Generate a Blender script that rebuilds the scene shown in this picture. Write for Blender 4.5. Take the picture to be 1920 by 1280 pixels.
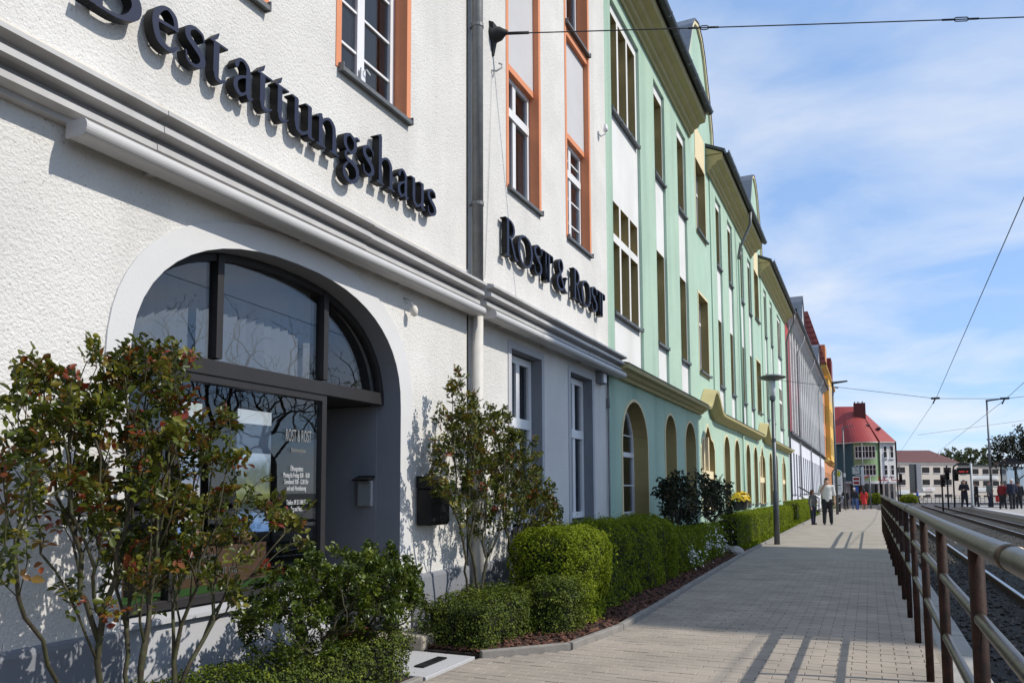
import bpy, bmesh, math, random
import numpy as np
from mathutils import Vector, Matrix, noise
for o in list(bpy.data.objects): bpy.data.objects.remove(o)
SC = bpy.context.scene
COL = SC.collection
R = math.radians
PI = math.pi
# ------------------------------------------------------------------ camera
yaw, pitch, roll, EYE = R(24.864), R(4.6), 0.0045, 1.3
cam = bpy.data.objects.new('camera', bpy.data.cameras.new('camera'))
COL.objects.link(cam)
fw = Vector((-math.sin(yaw) * math.cos(pitch), math.cos(yaw) * math.cos(pitch), math.sin(pitch)))
rt = Vector((math.cos(yaw), math.sin(yaw), 0))
up = rt.cross(fw)
r2 = rt * math.cos(roll) - up * math.sin(roll)
u2 = rt * math.sin(roll) + up * math.cos(roll)
M = Matrix((r2, u2, -fw)).transposed().to_4x4()
M.translation = Vector((0, 0, EYE))
cam.matrix_world = M
cam.data.sensor_width = 36
cam.data.lens = 27.0
cam.data.shift_y = 165.15 / 1920
cam.data.clip_start = 0.05
cam.data.clip_end = 3000
SC.camera = cam
# ------------------------------------------------------------------ sky and sun
SUN = Vector((1.0, 0.2, 0.98)).normalized()
SUN_EL = math.asin(SUN.z)
SUN_ROT = math.atan2(SUN.x, SUN.y)
W = bpy.data.worlds.new('World')
SC.world = W
W.use_nodes = True
wn, wl = W.node_tree.nodes, W.node_tree.links
wn.clear()
w_out = wn.new('ShaderNodeOutputWorld')
w_bg = wn.new('ShaderNodeBackground')
w_bg.inputs['Strength'].default_value = 0.15
w_sky = wn.new('ShaderNodeTexSky')
w_sky.sky_type = 'NISHITA'
w_sky.sun_disc = False
w_sky.sun_elevation = SUN_EL
w_sky.sun_rotation = SUN_ROT
w_sky.air_density = 0.85
w_sky.dust_density = 0.15
w_sky.ozone_density = 3.0
w_tc = wn.new('ShaderNodeTexCoord')
w_sep = wn.new('ShaderNodeSeparateXYZ')
wl.new(w_tc.outputs['Generated'], w_sep.inputs[0])
w_zc = wn.new('ShaderNodeMath'); w_zc.operation = 'MAXIMUM'; w_zc.inputs[1].default_value = 0.0
wl.new(w_sep.outputs['Z'], w_zc.inputs[0])
w_za = wn.new('ShaderNodeMath'); w_za.operation = 'ADD'; w_za.inputs[1].default_value = 0.22
wl.new(w_zc.outputs[0], w_za.inputs[0])
w_dx = wn.new('ShaderNodeMath'); w_dx.operation = 'DIVIDE'
w_dy = wn.new('ShaderNodeMath'); w_dy.operation = 'DIVIDE'
wl.new(w_sep.outputs['X'], w_dx.inputs[0]); wl.new(w_za.outputs[0], w_dx.inputs[1])
wl.new(w_sep.outputs['Y'], w_dy.inputs[0]); wl.new(w_za.outputs[0], w_dy.inputs[1])
w_cmb = wn.new('ShaderNodeCombineXYZ')
wl.new(w_dx.outputs[0], w_cmb.inputs[0]); wl.new(w_dy.outputs[0], w_cmb.inputs[1])
w_map = wn.new('ShaderNodeMapping')
w_map.inputs['Rotation'].default_value = (0, 0, R(28))
w_map.inputs['Scale'].default_value = (1.7, 2.0, 1)
w_map.inputs['Location'].default_value = (3.1, 1.7, 0)
wl.new(w_cmb.outputs[0], w_map.inputs[0])
w_n = wn.new('ShaderNodeTexNoise')
w_n.inputs['Scale'].default_value = 1.05
w_n.inputs['Detail'].default_value = 9
w_n.inputs['Roughness'].default_value = 0.53
w_n.inputs['Distortion'].default_value = 0.35
wl.new(w_map.outputs[0], w_n.inputs['Vector'])
w_r = wn.new('ShaderNodeValToRGB')
w_r.color_ramp.elements[0].position = 0.40
w_r.color_ramp.elements[0].color = (0.05, 0.05, 0.05, 1)
w_r.color_ramp.elements[1].position = 0.72
w_r.color_ramp.elements[1].color = (0.85, 0.85, 0.85, 1)
wl.new(w_n.outputs['Fac'], w_r.inputs[0])
w_mix = wn.new('ShaderNodeMix'); w_mix.data_type = 'RGBA'
wl.new(w_r.outputs[0], w_mix.inputs['Factor'])
w_tint = wn.new('ShaderNodeMix'); w_tint.data_type = 'RGBA'; w_tint.blend_type = 'MULTIPLY'
w_tint.inputs['Factor'].default_value = 1.0
w_tint.inputs['B'].default_value = (1.04, 1.03, 1.04, 1)
wl.new(w_sky.outputs[0], w_tint.inputs['A'])
w_hz = wn.new('ShaderNodeMix'); w_hz.data_type = 'RGBA'      # thin even haze over the whole sky
w_hz.inputs['Factor'].default_value = 0.62
wl.new(w_tint.outputs['Result'], w_hz.inputs['A'])
w_hz.inputs['B'].default_value = (1.50, 2.55, 4.45, 1)
wl.new(w_hz.outputs['Result'], w_mix.inputs['A'])
w_mix.inputs['B'].default_value = (4.3, 4.5, 4.8, 1)
wl.new(w_mix.outputs['Result'], w_bg.inputs['Color'])
wl.new(w_bg.outputs[0], w_out.inputs['Surface'])
sun = bpy.data.objects.new('sun', bpy.data.lights.new('sun', 'SUN'))
COL.objects.link(sun)
sun.data.energy = 3.0
sun.data.angle = R(0.5)
sun.data.color = (1.0, 0.945, 0.85)
sun.rotation_euler = SUN.to_track_quat('Z', 'Y').to_euler()
SC.view_settings.view_transform = 'Standard'
SC.view_settings.look = 'None'
SC.view_settings.gamma = 1.0
SC.view_settings.use_curve_mapping = False
SC.view_settings.exposure = 0.46
SC.render.engine = 'CYCLES'
SC.cycles.max_bounces = 7
SC.cycles.diffuse_bounces = 3
SC.cycles.glossy_bounces = 3
SC.cycles.transparent_max_bounces = 12
SC.cycles.caustics_reflective = False
SC.cycles.caustics_refractive = False
SC.cycles.use_denoising = True

# ------------------------------------------------------------------ materials
MATS = {}
def mat(name, col, rough=0.7, metal=0.0, var=0.0, vscale=3.0, bump=0.0, bscale=60.0, col2=None, spec=0.5,
        pits=None, stain=None, joints=None, bdist=0.01, emit=None, island=0.0, attr=None, trans=0.0, coat=0.0):
    if name in MATS: return MATS[name]
    m = bpy.data.materials.new(name); m.use_nodes = True
    n, l = m.node_tree.nodes, m.node_tree.links
    b = n['Principled BSDF']
    b.inputs['Roughness'].default_value = rough
    b.inputs['Metallic'].default_value = metal
    b.inputs['Specular IOR Level'].default_value = spec
    if coat: b.inputs['Coat Weight'].default_value = coat
    geo = n.new('ShaderNodeNewGeometry')
    cur = None
    rgb = n.new('ShaderNodeRGB'); rgb.outputs[0].default_value = (*col, 1); cur = rgb.outputs[0]
    def mix(fac, a, bb, mode='MIX'):
        x = n.new('ShaderNodeMix'); x.data_type = 'RGBA'; x.blend_type = mode
        if isinstance(fac, float): x.inputs['Factor'].default_value = fac
        else: l.new(fac, x.inputs['Factor'])
        for s, k in ((a, 'A'), (bb, 'B')):
            if isinstance(s, tuple): x.inputs[k].default_value = (*s, 1)
            else: l.new(s, x.inputs[k])
        return x.outputs['Result']
    def nz(scale, detail=4, rough_=0.55, vec=None, sxyz=None):
        t = n.new('ShaderNodeTexNoise'); t.inputs['Scale'].default_value = scale
        t.inputs['Detail'].default_value = detail; t.inputs['Roughness'].default_value = rough_
        v = geo.outputs['Position']
        if sxyz:
            mp = n.new('ShaderNodeMapping'); mp.inputs['Scale'].default_value = sxyz
            l.new(v, mp.inputs[0]); v = mp.outputs[0]
        l.new(v, t.inputs['Vector'])
        return t.outputs['Fac']
    def ramp(f, a, bq, lo=0.0, hi=1.0):
        t = n.new('ShaderNodeMapRange'); t.inputs[1].default_value = a; t.inputs[2].default_value = bq
        t.inputs[3].default_value = lo; t.inputs[4].default_value = hi
        l.new(f, t.inputs[0]); return t.outputs[0]
    if attr:
        at = n.new('ShaderNodeAttribute'); at.attribute_name = 'tint'
        cr = n.new('ShaderNodeValToRGB')
        els = cr.color_ramp.elements
        for i, (p, c) in enumerate(attr):
            e = els[i] if i < 2 else els.new(p)
            e.position = p; e.color = (*c, 1)
        l.new(at.outputs['Fac'], cr.inputs[0]); cur = cr.outputs[0]
    if col2: cur = mix(ramp(nz(vscale), 0.38, 0.62), cur, col2)
    if var: cur = mix(ramp(nz(vscale * 1.7, 6), 0.3, 0.7, 0.0, var), cur, (0.0, 0.0, 0.0))
    if island:
        rr = ramp(geo.outputs['Random Per Island'], 0, 1, 0.0, island)
        cur = mix(rr, cur, (0, 0, 0))
    if pits:   # dark specks: (scale, threshold, strength)
        cur = mix(ramp(nz(pits[0], 2), pits[1], pits[1] - 0.06, 0.0, pits[2]), cur, (0.06, 0.055, 0.05))
    if stain:  # vertical dirt streaks: (strength, colour)
        a = ramp(nz(1.0, 5, 0.6, None, (1.0, 1.7, 0.14)), 0.47, 0.70, 0.0, stain[0])
        cur = mix(a, cur, stain[1])
    if joints: # brick pattern: (width, height, mortar, colour)
        bt = n.new('ShaderNodeTexBrick'); mp = n.new('ShaderNodeMapping')
        l.new(geo.outputs['Position'], mp.inputs[0]); l.new(mp.outputs[0], bt.inputs['Vector'])
        bt.inputs['Scale'].default_value = 1.0; bt.inputs['Brick Width'].default_value = joints[0]
        bt.inputs['Row Height'].default_value = joints[1]; bt.inputs['Mortar Size'].default_value = joints[2]
        bt.inputs['Mortar Smooth'].default_value = 0.3
        cur = mix(bt.outputs['Fac'], cur, joints[3])
    l.new(cur, b.inputs['Base Color'])
    if bump:
        bp = n.new('ShaderNodeBump'); bp.inputs['Strength'].default_value = bump
        bp.inputs['Distance'].default_value = bdist
        l.new(nz(bscale, 5, 0.62), bp.inputs['Height']); l.new(bp.outputs[0], b.inputs['Normal'])
    if emit:
        b.inputs['Emission Color'].default_value = (*emit[0], 1); b.inputs['Emission Strength'].default_value = emit[1]
    if trans:
        tr = n.new('ShaderNodeBsdfTranslucent'); l.new(cur, tr.inputs[0])
        mx = n.new('ShaderNodeMixShader'); mx.inputs[0].default_value = trans
        l.new(b.outputs[0], mx.inputs[1]); l.new(tr.outputs[0], mx.inputs[2])
        l.new(mx.outputs[0], n['Material Output'].inputs[0])
    MATS[name] = m
    return m

def glass_mat(name, tint=(0.8, 0.85, 0.88), ior=1.7, rough=0.0):
    m = bpy.data.materials.new(name); m.use_nodes = True
    n, l = m.node_tree.nodes, m.node_tree.links
    n.remove(n['Principled BSDF'])
    t = n.new('ShaderNodeBsdfTransparent'); t.inputs[0].default_value = (*tint, 1)
    g = n.new('ShaderNodeBsdfGlossy'); g.inputs['Roughness'].default_value = rough
    f = n.new('ShaderNodeFresnel'); gg = n.new('ShaderNodeNewGeometry'); mr = n.new('ShaderNodeMapRange')
    mr.inputs[3].default_value = ior; mr.inputs[4].default_value = 1 / ior      # same reflectance from both faces of a pane
    l.new(gg.outputs['Backfacing'], mr.inputs[0]); l.new(mr.outputs[0], f.inputs[0])
    mx = n.new('ShaderNodeMixShader')
    l.new(f.outputs[0], mx.inputs[0]); l.new(t.outputs[0], mx.inputs[1]); l.new(g.outputs[0], mx.inputs[2])
    l.new(mx.outputs[0], n['Material Output'].inputs[0])
    MATS[name] = m
    return m

# ------------------------------------------------------------------ mesh helpers
class MB:
    def __init__(s): s.v = []; s.f = []
    def add(s, vs, fs):
        o = len(s.v); s.v += [tuple(p) for p in vs]; s.f += [tuple(i + o for i in q) for q in fs]; return s
    def box(s, x0, x1, y0, y1, z0, z1):
        return s.add([(x0, y0, z0), (x1, y0, z0), (x1, y1, z0), (x0, y1, z0), (x0, y0, z1), (x1, y0, z1), (x1, y1, z1), (x0, y1, z1)],
                     [(0, 3, 2, 1), (4, 5, 6, 7), (0, 1, 5, 4), (1, 2, 6, 5), (2, 3, 7, 6), (3, 0, 4, 7)])
    def tube(s, pts, r, n=8, caps=True):
        pts = [Vector(p) for p in pts]; k = len(pts)
        rs = r if isinstance(r, (list, tuple)) else [r] * k
        vs = []; prev = None
        for i, p in enumerate(pts):
            d = (pts[min(i + 1, k - 1)] - pts[max(i - 1, 0)])
            d = d.normalized() if d.length > 1e-9 else Vector((0, 0, 1))
            if prev is None:
                a = Vector((0, 0, 1)) if abs(d.z) < 0.9 else Vector((1, 0, 0))
                u = d.cross(a).normalized()
            else:
                u = prev - d * prev.dot(d)
                u = u.normalized() if u.length > 1e-6 else d.orthogonal().normalized()
            prev = u; w = d.cross(u)
            for j in range(n):
                t = 2 * PI * j / n
                vs.append(p + (u * math.cos(t) + w * math.sin(t)) * rs[i])
        fs = []
        for i in range(k - 1):
            for j in range(n):
                fs.append((i * n + j, i * n + (j + 1) % n, (i + 1) * n + (j + 1) % n, (i + 1) * n + j))
        if caps:
            fs.append(tuple(range(n - 1, -1, -1))); fs.append(tuple((k - 1) * n + j for j in range(n)))
        return s.add(vs, fs)
    def lathe(s, prof, c=(0, 0, 0), n=20, axis='z'):
        vs = []; k = len(prof)
        for r, z in prof:
            for j in range(n):
                t = 2 * PI * j / n
                a, b = r * math.cos(t), r * math.sin(t)
                q = (a, b, z) if axis == 'z' else ((z, a, b) if axis == 'x' else (a, z, b))
                vs.append((c[0] + q[0], c[1] + q[1], c[2] + q[2]))
        fs = []
        for i in range(k - 1):
            for j in range(n):
                q = (i * n + j, i * n + (j + 1) % n, (i + 1) * n + (j + 1) % n, (i + 1) * n + j)
                fs.append(q if axis != 'y' else q[::-1])
        return s.add(vs, fs)
    def sweep_y(s, prof, y0, y1):     # closed (x,z) profile extruded along y
        k = len(prof)
        vs = [(x, y0, z) for x, z in prof] + [(x, y1, z) for x, z in prof]
        fs = [(i, (i + 1) % k, k + (i + 1) % k, k + i) for i in range(k)]
        fs += [tuple(range(k - 1, -1, -1)), tuple(range(k, 2 * k))]
        return s.add(vs, fs)
    def build(s, name, m, parent=None, smooth=False, bevel=0.0, fix=True):
        me = bpy.data.meshes.new(name)
        me.from_pydata(s.v, [], s.f)
        if fix and len(s.f) < 20000:
            bm = bmesh.new(); bm.from_mesh(me); bmesh.ops.recalc_face_normals(bm, faces=bm.faces); bm.to_mesh(me); bm.free()
        return mobj(name, me, m, parent, smooth, bevel)
def mobj(name, me, m, parent=None, smooth=False, bevel=0.0):
    me.materials.clear(); me.materials.append(MATS[m] if isinstance(m, str) else m)
    if smooth: me.polygons.foreach_set('use_smooth', [True] * len(me.polygons))
    o = bpy.data.objects.new(name, me); COL.objects.link(o)
    if bevel:
        md = o.modifiers.new('bevel', 'BEVEL'); md.width = bevel; md.segments = 2; md.limit_method = 'ANGLE'
    if parent: par(o, parent)
    return o
def par(o, p):
    o.parent = p
    w = WLOC.get(p.name)
    if w is not None: o.matrix_parent_inverse = Matrix.Translation(w).inverted()
WLOC = {}
def thing(name, label, cat, loc=(0, 0, 0), group=None):
    o = bpy.data.objects.new(name, None); COL.objects.link(o); o.location = loc
    o.empty_display_size = 0.2
    WLOC[o.name] = Vector(loc)
    return tag(o, label, cat, group)
def tag(o, label=None, cat=None, group=None, kind=None):
    if label: o['label'] = label
    if cat: o['category'] = cat
    if group: o['group'] = group
    if kind: o['kind'] = kind
    return o
def struct(o): o['kind'] = 'structure'; return o
def copy_tree(o, loc=None, rotz=None, label=None, parent=None):
    c = o.copy(); COL.objects.link(c)
    if parent is not None: c.parent = parent
    if loc is not None: c.location = loc
    if rotz is not None: c.rotation_euler = (0, 0, rotz)
    if label: c['label'] = label
    for ch in list(o.children): copy_tree(ch, parent=c)
    return c
from mathutils.geometry import tessellate_polygon
def extrude2d(loops, t):
    """fill an outer loop with holes, thickness t (0..t along w); returns verts (u,v,w), faces"""
    flat = [p for lp in loops for p in lp]; n = len(flat)
    tris = tessellate_polygon([[Vector((p[0], p[1], 0)) for p in lp] for lp in loops])
    vs = [(p[0], p[1], 0.0) for p in flat] + [(p[0], p[1], t) for p in flat]
    fs = []
    for a, b, c in tris:
        A, B, C = flat[a], flat[b], flat[c]
        if (B[0] - A[0]) * (C[1] - A[1]) - (B[1] - A[1]) * (C[0] - A[0]) < 0: b, c = c, b
        fs += [(a, c, b), (a + n, b + n, c + n)]
    o = 0
    for lp in loops:
        k = len(lp)
        fs += [(o + i, o + (i + 1) % k, n + o + (i + 1) % k, n + o + i) for i in range(k)]
        o += k
    return vs, fs
def wall_x(mb, X, t, loops):          # wall whose front is at x = X, thickness t towards -x; loops in (y,z)
    vs, fs = extrude2d(loops, t)
    return mb.add([(X - t + w, u, v) for u, v, w in vs], fs)
def wall_y(mb, Y, t, loops):          # wall whose front is at y = Y (facing -y), loops in (x,z)
    vs, fs = extrude2d(loops, t)
    return mb.add([(u, Y + t - w, v) for u, v, w in vs], fs)
def rect(a, b, c, d): return [(a, c), (b, c), (b, d), (a, d)]
def arch(y0, y1, z0, zs, zt, n=2.0, k=18):
    """opening with springing zs and crown zt"""
    c, h = (y0 + y1) / 2, (y1 - y0) / 2
    pts = [(y0, z0), (y1, z0)]
    for i in range(k + 1):
        a = PI * i / k
        cu, su = math.cos(a), math.sin(a)
        pts.append((c + h * math.copysign(abs(cu) ** (2 / n), cu), zs + (zt - zs) * abs(su) ** (2 / n)))
    return pts
def strip_x(mb, X0, X1, loop, off=0.0):     # lining along a closed (y,z) loop between two x planes
    k = len(loop)
    vs = [(X0, y, z) for y, z in loop] + [(X1, y, z) for y, z in loop]
    return mb.add(vs, [(i, (i + 1) % k, k + (i + 1) % k, k + i) for i in range(k)])
def inset(loop, d):
    """move a ccw loop inwards by d"""
    k = len(loop); out = []
    for i in range(k):
        a, b, c = Vector(loop[i - 1]), Vector(loop[i]), Vector(loop[(i + 1) % k])
        e1 = (b - a); e2 = (c - b)
        if e1.length < 1e-6 or e2.length < 1e-6: out.append(tuple(b)); continue
        n1 = Vector((-e1.y, e1.x)).normalized(); n2 = Vector((-e2.y, e2.x)).normalized()
        m = n1 + n2
        m = m / max(m.dot(n1), 0.3) if m.length > 1e-6 else n1
        out.append(tuple(b + m * d))
    return out
def leaves_obj(name, m, P, N, size, tint, rng, aspect=0.6, parent=None, fold=0.25, up_bias=0.0):
    """many small folded leaves; P (n,3) positions, N (n,3) facing, size (n,)"""
    n = len(P)
    N = N / np.maximum(np.linalg.norm(N, axis=1, keepdims=True), 1e-6)
    a = rng.normal(size=(n, 3)); a[:, 2] += up_bias
    U = a - (a * N).sum(1, keepdims=True) * N
    U /= np.maximum(np.linalg.norm(U, axis=1, keepdims=True), 1e-6)
    V = np.cross(N, U)
    s = size[:, None]
    base = P - U * s * 0.5; tip = P + U * s * 0.5 - N * s * 0.1
    m1 = P - U * s * 0.12 - N * s * 0.05
    l1 = P - U * s * 0.08 + V * s * aspect * 0.5 + N * s * fold * 0.5
    r1 = P - U * s * 0.08 - V * s * aspect * 0.5 + N * s * fold * 0.5
    l2 = P + U * s * 0.24 + V * s * aspect * 0.36 + N * s * fold * 0.3
    r2_ = P + U * s * 0.24 - V * s * aspect * 0.36 + N * s * fold * 0.3
    co = np.stack([base, l1, l2, tip, r2_, r1], 1).reshape(-1, 3)
    idx = np.arange(n)[:, None] * 6
    quads = np.stack([idx + np.array([[0, 3, 2, 1]]), idx + np.array([[0, 5, 4, 3]])], 1).reshape(-1, 4)
    me = bpy.data.meshes.new(name)
    me.vertices.add(len(co)); me.vertices.foreach_set('co', co.astype(np.float32).ravel())
    me.loops.add(quads.size); me.loops.foreach_set('vertex_index', quads.astype(np.int32).ravel())
    me.polygons.add(len(quads)); me.polygons.foreach_set('loop_start', np.arange(0, quads.size, 4, dtype=np.int32))
    me.update(calc_edges=True)
    at = me.attributes.new('tint', 'FLOAT', 'POINT')
    at.data.foreach_set('value', np.repeat(tint, 6).astype(np.float32))
    return mobj(name, me, m, parent)
# ------------------------------------------------------------------ material library
mat('stucco_white', (0.785, 0.765, 0.73), 0.95, var=0.13, vscale=0.8, bump=0.85, bscale=58, bdist=0.016, spec=0.2, pits=(75, 0.33, 0.55), stain=(0.20, (0.36, 0.34, 0.31)))
mat('smooth_white', (0.645, 0.64, 0.635), 0.85, var=0.06, vscale=1.5, bump=0.15, bscale=60)
mat('cream_band', (0.74, 0.69, 0.60), 0.85, var=0.08, vscale=2, bump=0.2, bscale=50, stain=(0.25, (0.40, 0.36, 0.30)))
mat('grey_paint', (0.215, 0.225, 0.25), 0.8, var=0.12, vscale=1.2, bump=0.15, bscale=80)
mat('grey_light', (0.47, 0.475, 0.50), 0.8, var=0.08, vscale=1.5, bump=0.15, bscale=80)
mat('cornice_grey', (0.49, 0.48, 0.475), 0.65, stain=(0.35, (0.22, 0.21, 0.20)), var=0.15, vscale=4, bump=0.1, bscale=40)
mat('bar_white', (0.52, 0.51, 0.50), 0.45, var=0.05, vscale=3)
mat('orange_paint', (0.74, 0.285, 0.14), 0.8, var=0.10, vscale=2.0, bump=0.12, bscale=90)
mat('white_paint', (0.78, 0.78, 0.79), 0.45, var=0.05, vscale=5)
mat('sill_zinc', (0.16, 0.165, 0.17), 0.5, 0.4, var=0.2, vscale=8)
mat('anthracite', (0.030, 0.028, 0.029), 0.5, spec=0.3, var=0.15, vscale=6)
mat('black_metal', (0.008, 0.008, 0.009), 0.5, spec=0.25, var=0.1, vscale=10)
mat('pipe_zinc', (0.19, 0.195, 0.195), 0.5, 0.15, var=0.30, vscale=6, bump=0.1, bscale=20)
mat('pipe_white', (0.60, 0.57, 0.52), 0.6, var=0.15, vscale=5)
mat('letter_face', (0.018, 0.024, 0.055), 0.5, spec=0.25)
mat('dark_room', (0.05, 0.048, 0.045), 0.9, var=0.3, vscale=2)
mat('curtain', (0.62, 0.63, 0.64), 0.9, var=0.1, vscale=6, bump=0.2, bscale=18)
mat('blind', (0.20, 0.21, 0.225), 0.8, var=0.06, vscale=5)
mat('green_stucco', (0.445, 0.60, 0.475), 0.95, var=0.10, vscale=0.7, bump=0.9, bscale=42, bdist=0.015, pits=(60, 0.33, 0.30), stain=(0.60, (0.24, 0.38, 0.31)))
mat('green_smooth', (0.43, 0.595, 0.475), 0.88, var=0.12, vscale=1, bump=0.4, bscale=50, stain=(0.5, (0.26, 0.40, 0.33)))
mat('panel_white', (0.76, 0.755, 0.735), 0.88, var=0.10, vscale=1, bump=0.2, bscale=60, stain=(0.25, (0.5, 0.48, 0.42)))
mat('ochre_paint', (0.40, 0.31, 0.13), 0.85, var=0.15, vscale=1.5, bump=0.15, bscale=60)
mat('ochre_cornice', (0.49, 0.42, 0.20), 0.75, var=0.15, vscale=2, bump=0.1, bscale=50)
mat('cream_paint', (0.78, 0.66, 0.42), 0.85, var=0.08, vscale=1.5, bump=0.15, bscale=60)
mat('slate', (0.055, 0.06, 0.066), 0.45, 0.2, var=0.25, vscale=5, bump=0.2, bscale=12)
mat('zinc_dark', (0.07, 0.08, 0.085), 0.4, 0.6, var=0.25, vscale=3, island=0.3)
mat('zinc_roof', (0.20, 0.215, 0.24), 0.38, 0.55, var=0.25, vscale=3)
mat('red_paint', (0.42, 0.06, 0.05), 0.8, var=0.12, vscale=1.5)
mat('lilac_white', (0.70, 0.71, 0.76), 0.85, var=0.08, vscale=1, bump=0.15, bscale=50)
mat('pale_grey', (0.58, 0.57, 0.58), 0.85, var=0.1, vscale=1, bump=0.2, bscale=50)
mat('orange_house', (0.62, 0.27, 0.12), 0.85, var=0.1, vscale=1)
mat('yellow_house', (0.80, 0.50, 0.12), 0.85, var=0.1, vscale=1)
mat('tile_red', (0.30, 0.055, 0.04), 0.6, var=0.2, vscale=3, island=0.4)
mat('roof_red', (0.33, 0.036, 0.030), 0.55, var=0.15, vscale=1.5, bump=0.3, bscale=9, bdist=0.03)
mat('roof_brown', (0.105, 0.028, 0.024), 0.7, var=0.2, vscale=1.0, bump=0.4, bscale=5, bdist=0.04)
mat('brick_dark', (0.13, 0.035, 0.03), 0.8, var=0.2, vscale=4)
mat('moss_green', (0.27, 0.40, 0.20), 0.85, var=0.08, vscale=1)
mat('teal_dark', (0.06, 0.13, 0.15), 0.85, var=0.1, vscale=1)
mat('beige_wall', (0.60, 0.53, 0.46), 0.88, var=0.1, vscale=0.5, bump=0.15, bscale=30)
mat('beige_light', (0.70, 0.66, 0.60), 0.88, var=0.06, vscale=0.5)
mat('concrete', (0.36, 0.345, 0.32), 0.9, var=0.25, vscale=3, bump=0.35, bscale=50)
mat('kerb_concrete', (0.27, 0.25, 0.225), 0.92, var=0.3, vscale=5, bump=0.4, bscale=60)
mat('granite', (0.50, 0.50, 0.51), 0.7, var=0.2, vscale=60, bump=0.1, bscale=120, pits=(160, 0.40, 0.5))
mat('sandstone', (0.42, 0.37, 0.29), 0.9, var=0.25, vscale=14, bump=0.4, bscale=60)
mat('paver', (0.40, 0.345, 0.285), 0.92, col2=(0.35, 0.305, 0.255), var=0.24, vscale=1.3, bump=0.35, bscale=110, island=0.13, bdist=0.006)
mat('paver_far', (0.375, 0.33, 0.28), 0.92, col2=(0.345, 0.305, 0.255), var=0.26, vscale=1.2, bump=0.3, bscale=60, joints=(0.2, 0.1, 0.004, (0.27, 0.235, 0.195)))
mat('joint_sand', (0.29, 0.25, 0.20), 0.95, var=0.35, vscale=30, bump=0.4, bscale=140)
mat('asphalt', (0.055, 0.055, 0.058), 0.9, var=0.25, vscale=2, bump=0.3, bscale=90)
mat('soil', (0.055, 0.034, 0.024), 0.95, var=0.4, vscale=12, bump=0.7, bscale=45, bdist=0.03)
mat('mulch', (0.15, 0.06, 0.035), 0.9, island=0.75)
mat('ballast_bed', (0.045, 0.041, 0.037), 0.95, var=0.45, vscale=14, bump=1.0, bscale=26, bdist=0.06)
mat('ballast', (0.10, 0.092, 0.084), 0.92, island=0.7)
mat('rail_steel', (0.42, 0.42, 0.44), 0.30, 0.9)
mat('rail_rust', (0.075, 0.042, 0.028), 0.85, var=0.3, vscale=20)
mat('rust_post', (0.022, 0.010, 0.007), 0.65, 0.0, spec=0.2, col2=(0.042, 0.017, 0.010), var=0.35, vscale=22, bump=0.25, bscale=50)
mat('steel_rail', (0.145, 0.116, 0.090), 0.36, 0.85, var=0.62, vscale=16, bump=0.12, bscale=45)
mat('lamp_steel', (0.13, 0.14, 0.15), 0.45, 0.5, var=0.15, vscale=12)
mat('lamp_glass', (0.62, 0.63, 0.64), 0.25, spec=0.6)
mat('wire', (0.02, 0.02, 0.022), 0.6)
mat('iron', (0.018, 0.017, 0.018), 0.7, var=0.2, vscale=30, bump=0.3, bscale=60)
mat('grass_far', (0.055, 0.10, 0.022), 0.95, var=0.3, vscale=2, bump=0.6, bscale=20, bdist=0.05)
mat('terrain', (0.12, 0.115, 0.105), 0.95, var=0.3, vscale=0.3, bump=0.2, bscale=10)
mat('bark', (0.065, 0.048, 0.036), 0.9, var=0.3, vscale=30, bump=0.4, bscale=60)
mat('cane', (0.045, 0.030, 0.017), 0.75, var=0.3, vscale=25, col2=(0.06, 0.065, 0.022))
ROSE = [(0.0, (0.014, 0.026, 0.004)), (0.45, (0.078, 0.098, 0.010)), (0.72, (0.19, 0.175, 0.018)), (0.86, (0.17, 0.085, 0.018)), (1.0, (0.20, 0.03, 0.014))]
mat('rose_leaf', (0, 0, 0), 0.36, attr=ROSE, trans=0.25, spec=0.4)
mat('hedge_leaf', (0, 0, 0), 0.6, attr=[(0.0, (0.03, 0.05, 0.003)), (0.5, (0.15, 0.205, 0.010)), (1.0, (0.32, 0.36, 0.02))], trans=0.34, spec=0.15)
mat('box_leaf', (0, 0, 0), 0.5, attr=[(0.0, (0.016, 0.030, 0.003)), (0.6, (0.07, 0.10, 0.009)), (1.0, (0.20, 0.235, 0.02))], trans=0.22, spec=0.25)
mat('gloss_leaf', (0, 0, 0), 0.32, attr=[(0.0, (0.02, 0.036, 0.004)), (0.5, (0.07, 0.105, 0.010)), (1.0, (0.19, 0.22, 0.02))], trans=0.25, spec=0.5)
mat('dark_leaf', (0, 0, 0), 0.5, spec=0.25, attr=[(0.0, (0.012, 0.022, 0.010)), (0.6, (0.030, 0.038, 0.016)), (1.0, (0.07, 0.055, 0.03))], trans=0.15)
mat('tree_leaf', (0, 0, 0), 0.5, attr=[(0.0, (0.03, 0.05, 0.015)), (0.6, (0.07, 0.09, 0.03)), (1.0, (0.14, 0.15, 0.05))], trans=0.2)
mat('white_petal', (0.80, 0.80, 0.78), 0.6, trans=0.2)
mat('yellow_petal', (0.80, 0.55, 0.03), 0.6, trans=0.2)
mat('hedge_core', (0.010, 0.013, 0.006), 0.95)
mat('cloth_white', (0.72, 0.71, 0.68), 0.9, var=0.08, vscale=12)
mat('cloth_dark', (0.022, 0.023, 0.028), 0.9)
mat('cloth_navy', (0.018, 0.022, 0.045), 0.9)
mat('cloth_grey', (0.16, 0.155, 0.15), 0.9, var=0.4, vscale=9)
mat('cloth_red', (0.60, 0.035, 0.035), 0.85)
mat('cloth_jeans', (0.06, 0.10, 0.20), 0.9)
mat('cloth_blue', (0.03, 0.10, 0.42), 0.85)
mat('cloth_darkred', (0.20, 0.012, 0.015), 0.85)
mat('skin', (0.44, 0.25, 0.175), 0.55)
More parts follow.
